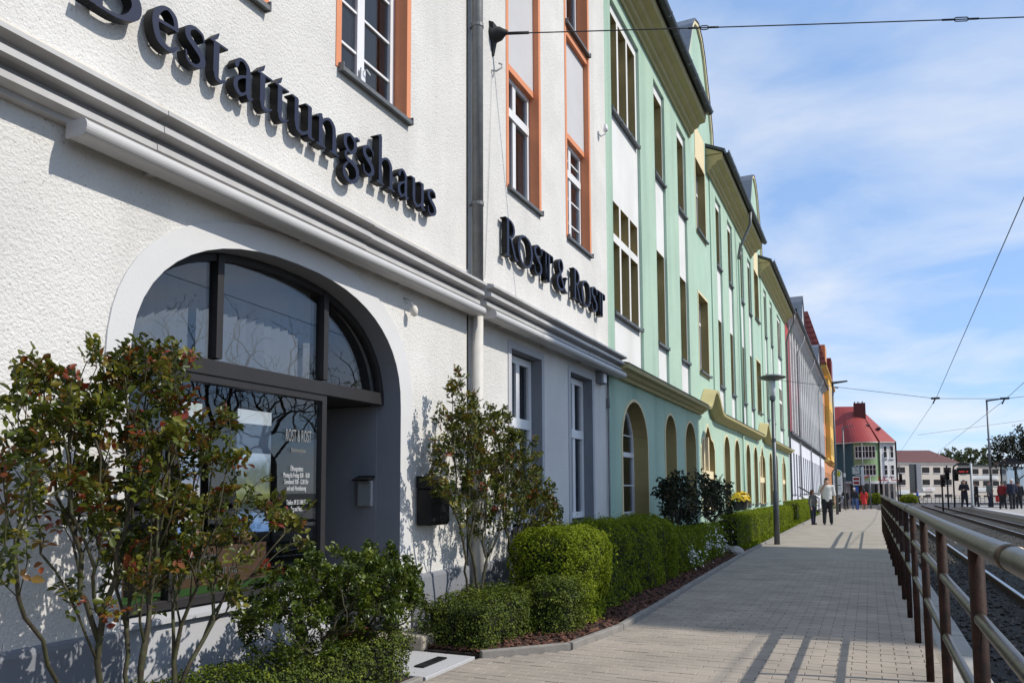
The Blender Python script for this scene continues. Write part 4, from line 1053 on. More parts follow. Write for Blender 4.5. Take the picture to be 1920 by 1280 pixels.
MB().sweep_y([(FX + .57 + .09 * math.cos(t), 10.66 + .09 * math.sin(t)) for t in np.linspace(0, 2 * PI, 10, endpoint=False)], R0, R1).build('gutter', 'zinc_dark', rf)
for yc, hw, zt in ((54.5, 1.5, 14.2), (72.5, 1.6, 14.0)):
    bell = [(yc - hw, 10.66), (yc + hw, 10.66), (yc + hw * .95, 11.9), (yc + hw * .55, 13.1), (yc + hw * .3, 13.8), (yc, zt), (yc - hw * .3, 13.8), (yc - hw * .55, 13.1), (yc - hw * .95, 11.9)]
    wall_x(mb := MB(), FX + .05, .2, [bell, rect(yc - .5, yc + .5, 11.2, 12.6)]); D = mb.build('dormer', 'pale_grey', RH)
    MB().box(FX - .1, FX - .09, yc - .5, yc + .5, 11.2, 12.6).build('pane', 'glass_dark', D)
    o3 = inset(bell, -.12)[1:]; k = len(o3)
    MB().add([(FX + .12, y, z) for y, z in o3] + [(FX - 3, y, z) for y, z in o3], [(i, i + 1, k + i + 1, k + i) for i in range(k - 1)]).build('dormer_roof', 'zinc_roof', D)
downpipe(RH, 48.6, .1, 10.6, 'grey_light'); downpipe(RH, 58.0, .1, 10.6, 'grey_light'); downpipe(RH, 69.0, .1, 10.6, 'grey_light')
st = thing('stair_railing', 'thin dark metal stair railing at the white house door', 'railing', (FX + .6, 46.6, 0))
for yy in (46.1, 47.2):
    MB().tube([(FX + .05, yy, 1.5), (FX + 1.1, yy, .85)], .022, 6).build('handrail', 'iron', st)
    MB().tube([(FX + 1.1, yy, .86), (FX + 1.1, yy, 0)], .022, 6).build('post', 'iron', st)
    MB().tube([(FX + .05, yy, 1.0), (FX + 1.1, yy, .4)], .016, 6).build('midrail', 'iron', st)
OH = thing('orange_house', 'tall orange and yellow house with red tiled mansard roof', 'house', (FX, 86, 0))
O0, O1 = 77.02, 98.0
oc = list(np.arange(79.0, 97, 2.6))
wall_x(mb := MB(), FX, .3, [rect(O0, O1, -.2, 13.2)] + [rect(c - .5, c + .5, z, z + 1.9) for c in oc for z in (1.1, 4.6, 7.7, 10.7)]); mb.build('wall', 'orange_house', OH)
for c in oc:
    for z in (1.1, 4.6, 7.7, 10.7):
        window(OH, FX - .15, c - .49, c + .49, z + .01, z + 1.89, mull=(c,), trans=(z + 1.3,), panes=False)
        MB().box(FX - .2, FX - .19, c - .48, c + .48, z, z + 1.88).build('pane', 'glass_dark', OH)
MB().box(FX + .01, FX + .42, 82.0, 91.0, 4.2, 12.4).build('bay_window', 'yellow_house', OH)
for yy in (83.5, 86.5, 89.5):
    for z in (4.8, 7.7, 10.2): MB().box(FX + .42, FX + .43, yy - .5, yy + .5, z, z + 1.7).build('pane', 'glass_dark', OH)
for z, d in ((3.9, .3), (12.6, .5)):
    MB().sweep_y([(FX - .02, z), (FX + d * .4, z + .08), (FX + d, z + .3), (FX + d, z + .42), (FX - .02, z + .55)], O0, O1).build('cornice', 'yellow_house', OH)
MB().box(-12, FX - .31, O0, O0 + .25, -.2, 13.2).box(-12, FX - .31, O1 - .3, O1, -.2, 13.2).build('side_wall', 'orange_house', OH)
rf = MB().add([(FX + .5, O0 - .1, 13.1), (FX + .5, O1, 13.1), (FX - 1.0, O1, 18.3), (FX - 1.0, O0 + .6, 18.3), (FX - 8, O0 - .1, 13.1), (FX - 8, O0 + .6, 18.3), (FX - 8, O1, 18.3), (FX - 8, O1, 13.1)],
              [(0, 1, 2, 3), (4, 0, 3, 5), (3, 2, 6, 5), (1, 7, 6, 2)]).build('roof', 'tile_red', OH)
for i in range(9):
    for j in range(10):
        u, v = i / 9, j / 10
        p = lambda u, v: Vector((FX + .5 - u * 4.4 - v * 1.5 * (1 - u * .5), O0 - .1 + .7 * v - .02, 13.1 + 5.2 * v))
        a, b, c, d = p(u, v), p(u + .106, v), p(u + .106, v + .11), p(u, v + .11)
        o_ = Vector((0, -.07, .02))
        MB().add([a + o_ * 1.5, b + o_ * 1.5, c + o_ * .3, d + o_ * .3, a, b, c, d], [(0, 3, 2, 1), (4, 5, 6, 7), (0, 1, 5, 4), (1, 2, 6, 5), (2, 3, 7, 6), (3, 0, 4, 7)]).build('roof_tile', 'tile_red', rf)
MB().box(FX - .6, FX + .2, O0 + 5, O0 + 8, 13.2, 15.8).build('dormer', 'orange_house', OH)
MB().box(FX - 1.0, FX + .35, O1 - 6, O1 - 2.5, 13.2, 16.0).build('dormer', 'tile_red', OH)
# ------------------------------------------------------------------ handrail beside the tracks
HR = thing('handrail', 'rusty brown tubular handrail with three steel rails along the tram tracks', 'railing', (.33, 12, 0))
py_ = [0.25 + 1.45 * i for i in range(-2, 19)]
pm = None
for yy in py_:
    if pm is None:
        o = MB().tube([(0, 0, -.35), (0, 0, 1.10)], .0255, 14).build('post', 'rust_post', HR, True); pm = o.data
    else:
        o = bpy.data.objects.new('post', pm); COL.objects.link(o); par(o, HR)
    o.location = (.33, yy, 0)
MB().tube([(.33 + .004 * math.sin(y * 1.3), y, 1.118 + .003 * math.sin(y * .9)) for y in np.linspace(py_[0] - .1, py_[-1] + .05, 60)], .034, 18).build('top_rail', 'steel_rail', HR, True)
sm = None
for z in (.855, .55):
    for a, b in zip(py_, py_[1:]):
        if sm is None:
            o = MB().tube([(0, .02, 0), (0, .05, 0), (0, 1.40, 0), (0, 1.43, 0)], [.018, .0215, .0215, .018], 14).build('mid_rail', 'steel_rail', HR, True); sm = o.data
        else:
            o = bpy.data.objects.new('mid_rail', sm); COL.objects.link(o); par(o, HR)
        o.location = (.33, a, z)
for yy in (2.35, 8.0, 14.0, 20.0): MB().tube([(.33 + .004 * math.sin(yy * 1.3), yy, 1.118 + .003 * math.sin(yy * .9)), (.33 + .004 * math.sin(yy * 1.3 + .2), yy + .16, 1.118 + .003 * math.sin(yy * .9 + .14))], .0365, 18).build('collar', 'steel_rail', HR, True)
# ------------------------------------------------------------------ lamps
LP = thing('street_lamp', 'grey street lamp with flat mushroom shaped head beside the clipped hedge', 'street lamp', (-2.07, 19.67, 0))
MB().tube([(-2.07, 19.67, -.1), (-2.07, 19.67, 1.25), (-2.07, 19.67, 1.30), (-2.07, 19.67, 3.52)], [.068, .066, .050, .042], 14).build('pole', 'lamp_steel', LP, True)
MB().tube([(-2.07, 19.67, 3.50), (-2.07, 19.67, 3.60)], .072, 14).build('collar', 'lamp_steel', LP)
MB().tube([(-2.07, 19.67, 2.48), (-2.07, 19.67, 2.56)], .052, 12).build('band', 'lamp_steel', LP)
MB().lathe([(.055, 3.60), (.075, 3.64), (.080, 3.98), (.06, 4.0)], (-2.07, 19.67, 0), 16).build('lamp_glass', 'lamp_glass', LP, True)
MB().lathe([(0, 4.02), (.12, 3.985), (.30, 4.035), (.335, 4.055), (.335, 4.065), (.22, 4.11), (.08, 4.135), (0, 4.14)], (-2.07, 19.67, 0), 24).build('lamp_head', 'lamp_steel', LP, True)
def arm_lamp(x, y, h, r, label, z0=0):
    t = thing('street_lamp', label, 'street lamp', (x, y, z0), 'tall lamps with flat heads')
    MB().tube([(x, y, z0 - .2), (x, y, z0 + h)], [r, r * .6], 10).build('pole', 'lamp_steel', t, True)
    MB().add([(x - .05, y - .09, z0 + h - .06), (x + .75, y - .13, z0 + h + .04), (x + .75, y + .13, z0 + h + .04), (x - .05, y + .09, z0 + h - .06), (x - .05, y - .09, z0 + h + .06), (x + .75, y - .13, z0 + h + .09), (x + .75, y + .13, z0 + h + .09), (x - .05, y + .09, z0 + h + .06)],
             [(0, 3, 2, 1), (4, 5, 6, 7), (0, 1, 5, 4), (1, 2, 6, 5), (2, 3, 7, 6), (3, 0, 4, 7)]).build('lamp_head', 'zinc_dark', t)
arm_lamp(-1.60, 45.0, 7.1, .075, 'tall grey lamp pole with flat arm head in front of the orange house')
arm_lamp(7.38, 60.0, 7.1, .085, 'tall dark lamp pole with flat arm head standing on the tram platform', .13)
SP = thing('signal_pole', 'slim grey pole with short angled arm behind the bus stop sign', 'pole', (-1.7, 65, -.25))
MB().tube([(-1.7, 65, -.3), (-1.7, 65, 6.2)], .05, 8).build('pole', 'lamp_steel', SP, True)
MB().tube([(-1.7, 65, 6.2), (-.9, 65, 6.25)], .03, 6).build('arm', 'lamp_steel', SP)
MB().box(-1.78, -1.62, 64.9, 65.0, 2.3, 2.6).build('plate', 'sign_white', SP)
SP2 = thing('sign_pole', 'thin grey pole with red bracket in front of the rounded green house corner', 'pole', (.07, 75, -.38))
MB().tube([(.07, 75, -.4), (.07, 75, 2.6)], .07, 8).build('pole', 'lamp_steel', SP2, True)
MB().tube([(.07, 75, 2.58), (-1.1, 75, 2.0)], .05, 6).build('bracket', 'cloth_red', SP2)
SP3 = thing('sign_pole', 'tall thin pole rising in front of the green corner window', 'pole', (-.45, 71, -.3))
MB().tube([(-.45, 71, -.35), (-.45, 71, 5.2)], .05, 8).build('pole', 'lamp_steel', SP3, True)
# ------------------------------------------------------------------ bus stop sign, clock pillar
BS = thing('bus_stop_sign', 'white oblong bus stop sign with yellow and green H disc beside the path', 'sign', (-1.85, 54.5, -.11))
c = (-1.85, 54.5); w_ = .29
pn = [(c[0] + w_ * math.cos(t), 2.35 + w_ * math.sin(t)) for t in np.linspace(0, PI, 12)] + [(c[0] - w_, 1.25), (c[0] - w_ * .6, .98), (c[0] + w_ * .6, .98), (c[0] + w_, 1.25)]
wall_y(mb := MB(), c[1], .08, [inset(pn, -.07)]); mb.build('frame', 'anthracite', BS)
wall_y(mb := MB(), c[1] - .012, .02, [pn]); mb.build('panel', 'sign_white', BS)
disc = lambda r: [(c[0] + r * math.cos(t), 2.36 + r * math.sin(t)) for t in np.linspace(0, 2 * PI, 24, endpoint=False)]
wall_y(mb := MB(), c[1] - .018, .01, [disc(.215)]); mb.build('disc', 'sign_green', BS)
wall_y(mb := MB(), c[1] - .023, .01, [disc(.175)]); mb.build('disc_face', 'sign_yellow', BS)
MB().box(c[0] - .085, c[0] - .045, c[1] - .03, c[1] - .022, 2.25, 2.47).box(c[0] + .045, c[0] + .085, c[1] - .03, c[1] - .022, 2.25, 2.47).box(c[0] - .045, c[0] + .045, c[1] - .03, c[1] - .022, 2.34, 2.38).build('letter_h', 'sign_green', BS)
for k, (z, ww) in enumerate(((2.03, .16), (1.95, .22), (1.88, .2), (1.81, .22), (1.74, .2), (1.45, .2), (1.38, .21), (1.31, .16), (1.2, .1))): MB().box(c[0] - ww, c[0] + ww * .9, c[1] - .018, c[1] - .0125, z, z + .025).build('print', 'print_grey', BS)
MB().box(c[0] - .1, c[0] + .18, c[1] - .018, c[1] - .0125, 1.58, 1.66).build('print', 'sign_green', BS)
MB().box(c[0] - .13, c[0] + .13, c[1] + .0, c[1] + .1, -.2, .99).build('pedestal', 'anthracite', BS)
BK = thing('bicycle_stand', 'bent silver tube rack beside the bus stop sign', 'stand', (-1.6, 53.2, -.1))
MB().tube([(-2.2, 53.2, -.1), (-2.2, 53.2, .5), (-2.0, 53.2, .72), (-1.65, 53.2, .95), (-1.5, 53.2, .85), (-1.6, 53.2, .6), (-2.0, 53.2, .3), (-2.2, 53.2, .2)], .025, 8).build('tube', 'rail_steel', BK, True)
CK = thing('clock_pillar', 'blue pillar with square clock and red striped display box', 'clock', (-.95, 70, -.3))
MB().box(-1.07, -.83, 70, 70.2, -.35, 1.65).build('post', 'cloth_blue', CK)
MB().box(-1.30, -.60, 69.9, 70.3, 1.62, 2.50).build('display_box', 'cloth_navy', CK, bevel=.05)
MB().box(-1.22, -.68, 69.88, 69.9, 1.70, 2.42).build('display_face', 'sign_white', CK)
for z in (1.78, 2.10): MB().box(-1.17, -.73, 69.86, 69.88, z, z + .22).build('stripe', 'cloth_darkred', CK)
MB().box(-1.28, -.62, 69.9, 70.3, 2.55, 3.25).build('clock_box', 'teal_dark', CK, bevel=.04)
MB().box(-1.21, -.69, 69.88, 69.9, 2.62, 3.18).build('clock_face', 'sign_grey', CK)
MB().box(-.96, -.93, 69.86, 69.88, 2.9, 3.14).box(-.95, -.78, 69.86, 69.878, 2.88, 2.91).build('clock_hands', 'black_metal', CK)
MB().box(-.58, -.35, 70.1, 70.2, 1.7, 3.2).build('side_plate', 'sign_white', CK)
# ------------------------------------------------------------------ wires
def catmull(a, b, sag, k=14):
    a, b = Vector(a), Vector(b); out = []
    for i in range(k + 1):
        t = i / k; p = a.lerp(b, t); p.z -= sag * 4 * t * (1 - t); out.append(p)
    return out
def wire(label, pts, r=.006, group=None, name='span_wire'):
    return tag(MB().tube(pts, r, 6).build(name, 'wire', smooth=True), label, 'wire', group)
A = Vector((FX + .14, 7.52, 6.47)); B = Vector((14.0, 14.9, 6.75))
AN = thing('wall_anchor', 'black cast iron wire anchor bolted to the white wall above the lettering', 'anchor', (FX, 7.5, 6.47))
MB().lathe([(0, -.02), (.10, -.02), (.105, .01), (.085, .03), (.075, .10), (.04, .15), (.02, .19), (0, .19)], (FX, 7.5, 6.47), 14, 'x').build('bell', 'iron', AN, True)
MB().add([(FX - .01, 7.40, 6.60), (FX + .05, 7.42, 6.58), (FX + .05, 7.58, 6.58), (FX - .01, 7.6, 6.6), (FX - .01, 7.48, 6.22), (FX + .02, 7.49, 6.23), (FX + .02, 7.51, 6.23), (FX - .01, 7.52, 6.22)], [(0, 1, 2, 3), (0, 4, 5, 1), (1, 5, 6, 2), (2, 6, 7, 3), (3, 7, 4, 0), (4, 7, 6, 5)]).build('plate', 'iron', AN)
SW = thing('span_wire', 'dark span wire running from the wall anchor across the sky at the top', 'wire', A)
MB().tube(catmull(A, B, .06, 24), .0065, 6).build('cable', 'wire', SW, True)
d = (B - A).normalized()
def turnbuckle(p, L, parent):
    u = d.cross(Vector((0, 0, 1))).normalized() * .0; s_ = Vector((0, 0, .022))
    mb = MB().tube([p, p + d * .03 + s_, p + d * (L - .03) + s_, p + d * L], .006, 6).tube([p, p + d * .03 - s_, p + d * (L - .03) - s_, p + d * L], .006, 6).tube([p - d * .12, p], .011, 6).tube([p + d * L, p + d * (L + .1)], .011, 6)
    mb.build('turnbuckle', 'iron', parent, True)
wz = lambda t: A.lerp(B, t) - Vector((0, 0, .06 * 4 * t * (1 - t)))
turnbuckle(wz(.115), .12, SW); turnbuckle(wz(.262), .18, SW)
MB().tube([A + d * .0, A + d * .28], .017, 8).build('clamp', 'iron', SW, True)
HK = thing('wall_hook', 'small pale bent hook on the white wall below the wire anchor', 'hook', (FX, 7.5, 6.1))
MB().tube([(FX - .02, 7.47, 6.05), (FX + .05, 7.50, 6.04), (FX + .10, 7.53, 6.08), (FX + .10, 7.55, 6.13), (FX + .06, 7.54, 6.15)], .010, 7).build('hook', 'sign_grey', HK, True)
MB().tube([(FX + .01, 7.47, 6.04), (FX + .012, 7.40, 5.0), (FX + .01, 7.28, 3.6)], .0022, 5).build('cord', 'sign_grey', HK, True)
HK2 = thing('wall_hook', 'small hook with white insulator on the wall edge by the green house', 'hook', (FX, 11.3, 6.95))
MB().tube([(FX - .02, 11.25, 7.0), (FX + .05, 11.28, 6.90), (FX + .11, 11.32, 6.95), (FX + .11, 11.34, 7.0)], .010, 7).build('hook', 'sign_grey', HK2, True)
MB().lathe([(.01, 6.99), (.035, 7.0), (.04, 7.05), (.025, 7.08), (.03, 7.1), (0, 7.11)], (FX + .11, 11.34, 0), 10).build('insulator', 'white_paint', HK2, True)
HK3 = thing('wall_hook', 'hook with white insulator under the cornice above the arched shop window', 'hook', (FX, 5.77, 3.0))
MB().tube([(FX - .02, 5.70, 3.03), (FX + .05, 5.72, 3.0), (FX + .08, 5.74, 2.94)], .008, 7).build('hook', 'sign_grey', HK3, True)
MB().lathe([(.01, 2.86), (.03, 2.87), (.035, 2.92), (.02, 2.95), (0, 2.96)], (FX + .08, 5.75, 0), 10).build('insulator', 'cream_band', HK3, True)
C1, C2 = Vector((2.62, 36.0, 5.0)), Vector((5.05, 36.0, 4.86))
CW = thing('cross_wire', 'thin cross span wire from the green house over both tram wires', 'wire', (FX, 36, 6.4))
MB().tube([(FX, 36.0, 6.25), tuple(C1 + Vector((0, 0, .05))), tuple(C2 + Vector((0, 0, .05))), (14, 36, 5.6)], .010, 6).build('cable', 'wire', CW, True)
for p in (C1, C2): MB().box(p.x - .16, p.x + .16, p.y - .03, p.y + .03, p.z + .02, p.z + .10).tube([p + Vector((0, 0, .05)), p - Vector((.1, 0, .16))], .03, 6).build('wire_clip', 'iron', CW)
MB().tube([(-1.2, 36, 5.75), (-1.05, 36, 5.72)], .03, 6).build('turnbuckle', 'iron', CW)
wire('tram contact wire over the near track', [(2.35, -4, 6.5), (2.38, 12, 6.0), tuple(C1), (2.8, 79, 4.9), (2.9, 100, 4.9)], .009, None, 'contact_wire')
wire('tram contact wire over the far track beside the platform', [(5.0, -4, 6.2), (5.0, 12, 5.7), tuple(C2), (6.1, 83, 4.9), (7, 100, 4.9)], .009, None, 'contact_wire')
wire('distant cross wire above the tram platform', [(3.3, 62, 5.2), (12.5, 62, 6.3)], .010)
# masts that hold the span wires on the right, out of frame
for x, y, h in ((14.0, 14.9, 7.6), (14.0, 36, 6.6)):
    t = thing('wire_mast', 'grey mast at y %d holding the span wire' % y if False else ('grey steel mast holding the near span wire' if y < 20 else 'grey steel mast holding the far cross wire'), 'mast', (x, y, -.3))
    MB().tube([(x, y, -.4), (x, y, h)], [.13, .08], 10).build('pole', 'lamp_steel', t, True)
# ------------------------------------------------------------------ rounded corner house with red roof
CH = thing('corner_house', 'white and green corner house with rounded front and bright red hipped roof', 'house', (-.5, 104, -.5))
plan = [(-12, 106.0), (-3.6, 104.6), (-2.3, 104.2)] + [(-.45 + 1.75 * math.cos(t), 104.6 + 1.75 * math.sin(t)) for t in np.linspace(PI * 1.12, PI * 1.93, 12)] + [(1.35, 103.75), (3.12, 105.2), (3.3, 116), (-12, 116)]
def prism(plan, z0, z1, m, name, parent, sel=None):
    k = len(plan); mb = MB()
    if sel is not None:
        ii = sorted(sel); ii = [i for i in ii] + [ii[-1] + 1] if ii[-1] - ii[0] == len(ii) - 1 else [k - 2, k - 1, 0, 1]
        pp = [plan[i % k] for i in ii]; n_ = len(pp)
        return MB().add([(x, y, z0) for x, y in pp] + [(x, y, z1) for x, y in pp], [(i, i + 1, n_ + i + 1, n_ + i) for i in range(n_ - 1)]).build(name, m, parent)
    vs = [(x, y, z0) for x, y in plan] + [(x, y, z1) for x, y in plan]
    idx = range(k) if sel is None else sel
    mb.add(vs, [(i, (i + 1) % k, k + (i + 1) % k, k + i) for i in idx] + ([tuple(range(k)), tuple(range(k, 2 * k))] if sel is None else []))
    return mb.build(name, m, parent)
k = len(plan)
prism(plan, 2.35, 7.15, 'pale_grey', 'wall', CH, [0, k - 2, k - 1]); prism(plan, 2.35, 7.15, 'teal_dark', 'teal_wall', CH, [1, 2, 3, 4])
prism(plan, 2.35, 7.15, 'moss_green', 'curved_wall', CH, range(5, 14)); prism(plan, 2.35, 7.15, 'panel_white', 'white_wall', CH, [14, 15])
inner = [(x * .96 - .05, y + .35) for x, y in plan]
prism(inner, -.6, 2.35, 'glass_dark', 'shop_front', CH)
prism([(x, y - .25) for x, y in plan], 2.05, 2.36, 'pale_grey', 'canopy', CH)
for x in (-.05, .5, 1.05, 1.6, 2.2, 2.75): MB().box(x - .11, x + .11, 103.65 + max(0, x - 1.4) * .2, 103.9 + max(0, x - 1.4) * .2, -.6, 2.06).build('column', 'cream_band', CH)
MB().box(-4.5, -1.6, 104.4, 104.6, -.6, 2.06).build('wall', 'grey_light', CH)
ev = [(x * 1.03, y - .4) for x, y in plan]; kk = len(ev)
def ridge(i): t = min(max((i - 2) / 12, 0), 1); return (-3.2 + 2.25 * t, 109.0, 12.2 - .1 * t)
mb = MB()
for i in range(kk):
    j = (i + 1) % kk; e1, e2 = (*ev[i], 7.15), (*ev[j], 7.15)
    if i == kk - 1: mb.add([e1, e2, (-12, 110, 12.2)], [(0, 1, 2)])
    elif i == kk - 2: mb.add([e1, e2, (-12, 110, 12.2), ridge(20)], [(0, 1, 2, 3)])
    elif i == 0: mb.add([e1, e2, ridge(0), (-12, 110, 12.2)], [(0, 1, 2, 3)])
    else:
        p, q = ridge(i), ridge(j)
        mb.add([e1, e2, q, p], [(0, 1, 2, 3)]) if p != q else mb.add([e1, e2, p], [(0, 1, 2)])
bmr = bmesh.new()
RF = mb.build('roof', 'roof_red', CH)
bmr.from_mesh(RF.data); bmesh.ops.remove_doubles(bmr, verts=bmr.verts, dist=.001); bmesh.ops.recalc_face_normals(bmr, faces=bmr.faces); bmr.to_mesh(RF.data); bmr.free()
prism([(x * 1.03, y - .4) for x, y in plan], 7.02, 7.14, 'beige_light', 'eaves', CH)
MB().box(-1.45, -.05, 107.0, 108.0, 9.5, 12.35).build('chimney', 'brick_dark', RF)
for x in (-1.3, -.9, -.4): MB().tube([(x, 107.5, 12.35), (x, 107.5, 12.6)], .07, 8).build('chimney_pot', 'brick_dark', RF)
for x, z in ((.15, 9.35), (1.35, 8.95)): MB().box(x - .22, x + .22, 105.6 + (9.3 - z) * -.6, 106.1, z - .10, z + .1).build('skylight', 'glass_dark', RF)
def far_win(parent, x0, x1, y, z0, z1, mull=1, m='white_paint', depth=.1, cross=True, sill=True, tf=None):
    def fin(b):
        if tf: b.v = [tf(p) for p in b.v]
        return b
    mb = MB(); wall_y(mb, y - .03, .08, [rect(x0, x1, z0, z1), inset(rect(x0, x1, z0, z1), .07)])
    for i in range(1, mull + 1):
        xx = x0 + (x1 - x0) * i / (mull + 1); mb.box(xx - .04, xx + .04, y - .025, y + .04, z0 + .03, z1 - .03)
    if cross: mb.box(x0 + .03, x1 - .03, y - .02, y + .03, z0 + (z1 - z0) * .55, z0 + (z1 - z0) * .55 + .05)
    w = fin(mb).build('window', m, parent)
    fin(MB().box(x0 + .03, x1 - .03, y - .012, y - .004, z0 + .03, z1 - .03)).build('pane', 'pane_far', w)
    if sill: fin(MB().box(x0 - .06, x1 + .06, y - .12, y, z0 - .1, z0 - .02)).build('sill', 'white_paint', w)
for z0, z1 in ((5.15, 6.65), (3.05, 4.35)):
    far_win(CH, -1.45, .85, 102.80, z0, z1, 5)
    ca, sa = 1.77 / 2.288, 1.45 / 2.288
    tfr = lambda p: (1.35 + p[0] * ca - p[1] * sa, 103.75 + p[0] * sa + p[1] * ca, p[2])
    far_win(CH, .45, 1.0, -.01, z0, z1, 0, tf=tfr); far_win(CH, 1.4, 1.95, -.01, z0, z1, 0, tf=tfr)
for i, x in enumerate((1.05, 1.65, 2.45)):
    MB().box(x, x + .10, 103.72, 103.78, 2.42, 2.95).build('red_sign', 'sign_red', CH)
    MB().box(x + .10, x + (.52 if i < 2 else .75), 103.72, 103.78, 2.42, 2.53).build('red_sign', 'sign_red', CH)
MB().tube([(3.1, 104.3, 7.1), (3.15, 104.3, -.5)], .09, 8).build('drainpipe', 'anthracite', CH)
# ------------------------------------------------------------------ beige block far behind
BB = thing('beige_block', 'long beige three storey block with brown hipped roof beyond the platform', 'building', (5, 190, -1))
YB = 190.0
BB.rotation_euler = (0, 0, R(40))
kx = lambda v: 5 + (v - 5) * 1.46
MB().box(5.0, kx(17.0), YB, 202, -1.2, 7.35).build('wall', 'beige_wall', BB)
MB().box(kx(17.02), kx(27.0), YB + .6, 202, -1.2, 6.9).build('wall', 'beige_wall', BB)
MB().box(5.0, kx(17.2), YB - .15, YB - .003, 7.0, 7.4).build('eaves', 'beige_light', BB)
MB().box(kx(17.2), kx(27.2), YB + .35, YB + .597, 6.6, 6.95).build('eaves', 'zinc_dark', BB)
MB().add([(4.6, YB - .4, 7.4), (kx(17.3), YB - .4, 7.4), (kx(17.3), 202, 7.4), (4.6, 202, 7.4), (5.2, YB + 4.5, 10.2), (kx(14.7), YB + 4.5, 10.4)], [(0, 1, 5, 4), (1, 2, 5), (2, 3, 4, 5), (3, 0, 4), (0, 3, 2, 1)]).build('roof', 'roof_brown', BB)
MB().box(kx(7.9), kx(9.0), YB - .06, YB - .01, -.2, 7.0).build('stair_glazing', 'glass_dark', BB)
MB().box(kx(9.02), kx(9.88), YB - .35, YB - .01, .4, 7.0).build('stair_fin', 'grey_paint', BB)
MB().box(kx(7.6), kx(9.9), YB - 1.2, YB - .01, .05, .55).build('porch_roof', 'beige_light', BB)
for z0, z1 in ((5.05, 6.3), (2.35, 3.55), (-.85, .25)):
    for x0, x1 in ((5.5, 7.1), (10.25, 11.6), (12.35, 13.65), (14.3, 15.7)): far_win(BB, kx(x0), kx(x1), YB - .01, z0, z1, 2, 'anthracite', sill=True, cross=False)
    for x0 in (17.9, 20.2, 22.2, 24.1, 25.6): far_win(BB, kx(x0), kx(x0 + 1.2), YB + .59, z0 - .25, z1 - .3, 2, 'anthracite', sill=True, cross=False)
for x0, x1, z, w_ in ((20.1, 25.1, 3.65, 'wide white banner between the upper windows of the beige block'), (20.3, 23.0, .85, 'small white banner low on the beige block'), (10.1, 12.3, 1.0, 'white banner with red print on the beige block'), (5.3, 7.5, .3, 'large white sign board left of the beige block entrance')):
    t = thing('banner', w_, 'banner', (5, YB, z)); t.rotation_euler = (0, 0, R(40))
    yb = YB + .45 if x0 > 17 else YB - .2
    MB().box(kx(x0), kx(x1), yb - .05, yb, z, z + (.95 if x0 < 6 else .8)).build('sheet', 'sign_white', t)
    MB().box(kx(x0 + .5), kx(x1 - .6), yb - .06, yb - .052, z + .3, z + .42).build('print', 'sign_red' if 9 < x0 < 12 else 'sign_grey', t)
FN = thing('street_fence', 'grey metal barrier fence along the far crossing', 'fence', (9, 112, -.5))
for i in range(27):
    x = 4.0 + i * .45; MB().tube([(x, 112, -.55), (x, 112, .55)], .03, 6).build('post', 'lamp_steel', FN)
for z in (-.1, .2, .53): MB().tube([(4.0, 112, z), (15.7, 112, z)], .028, 6).build('rail', 'lamp_steel', FN)
# ------------------------------------------------------------------ signals and platform furniture
def signal(x, y, z0, h, label, heads):
    t = thing('traffic_signal', label, 'traffic light', (x, y, z0), 'traffic signals at the tram crossing')
    MB().tube([(x, y, z0), (x, y, z0 + h)], .055, 8).build('pole', 'iron', t, True)
    for dx, dz in heads:
        b = MB().box(x + dx - .14, x + dx + .14, y - .15, y + .12, z0 + dz, z0 + dz + .82).build('head', 'black_metal', t, bevel=.02)
        for q in range(3):
            MB().lathe([(.0, -.165), (.085, -.165), (.10, -.15)], (x + dx, y, z0 + dz + .14 + q * .26), 12, 'y').build('lens', 'signal_red' if q == 2 else 'black_metal', b)
            MB().tube([(x + dx, y - .15, z0 + dz + .15 + q * .26), (x + dx, y - .32, z0 + dz + .13 + q * .26)], [.115, .10], 10, caps=False).build('visor', 'black_metal', b)
signal(4.55, 60.5, -.25, 2.5, 'dark signal post with its head at the left end of the platform', [(.05, 1.75)])
signal(5.0, 62, .0, 3.0, 'tall dark signal with two heads left of the display mast', [(.0, 2.0), (.55, 1.9)])
signal(2.85, 88, -.5, 4.3, 'traffic light beside the red letters of the corner house', [(.1, 2.6)])
DM = thing('display_mast', 'grey arched mast carrying a black departure display on the platform', 'display', (6.0, 58, .13))
MB().tube([(6.05, 58, .13), (6.05, 58, .35), (6.05, 58, 3.0)], [.13, .085, .075], 12).build('pole', 'sign_grey', DM, True)
MB().tube([(6.05, 58, 2.95), (5.7, 58, 3.02), (5.3, 58, 2.98), (5.08, 58, 2.8), (5.03, 58, 2.5), (5.03, 58, .13)], .05, 8).build('arch', 'iron', DM, True)
MB().box(5.25, 6.0, 57.9, 58.1, 2.28, 2.72).build('display', 'black_metal', DM)
MB().box(5.36, 5.68, 57.885, 57.899, 2.42, 2.50).build('display_text', 'led_red', DM); MB().box(5.76, 5.88, 57.885, 57.899, 2.42, 2.50).build('display_text', 'led_red', DM)
SH = thing('tram_shelter', 'dark glazed tram shelter with flat roof on the platform', 'shelter', (9.0, 60, .13))
MB().box(7.7, 11.6, 58.6, 60.8, 2.95, 3.10).build('roof', 'anthracite', SH)
for x in (8.05, 8.85, 9.9, 11.3): MB().tube([(x, 60.5, .13), (x, 60.5, 2.95)], .05, 8).build('post', 'anthracite', SH)
for x0, x1 in ((8.1, 8.8), (8.9, 9.85), (9.95, 11.25)): MB().box(x0, x1, 60.48, 60.52, .4, 2.8).build('pane', 'glass_win', SH)
MB().box(8.2, 8.9, 59.4, 60.2, 3.1, 3.35).build('roof_box', 'anthracite', SH)
MB().box(8.3, 10.8, 60.0, 60.4, .55, .62).build('bench', 'wood_board', SH)
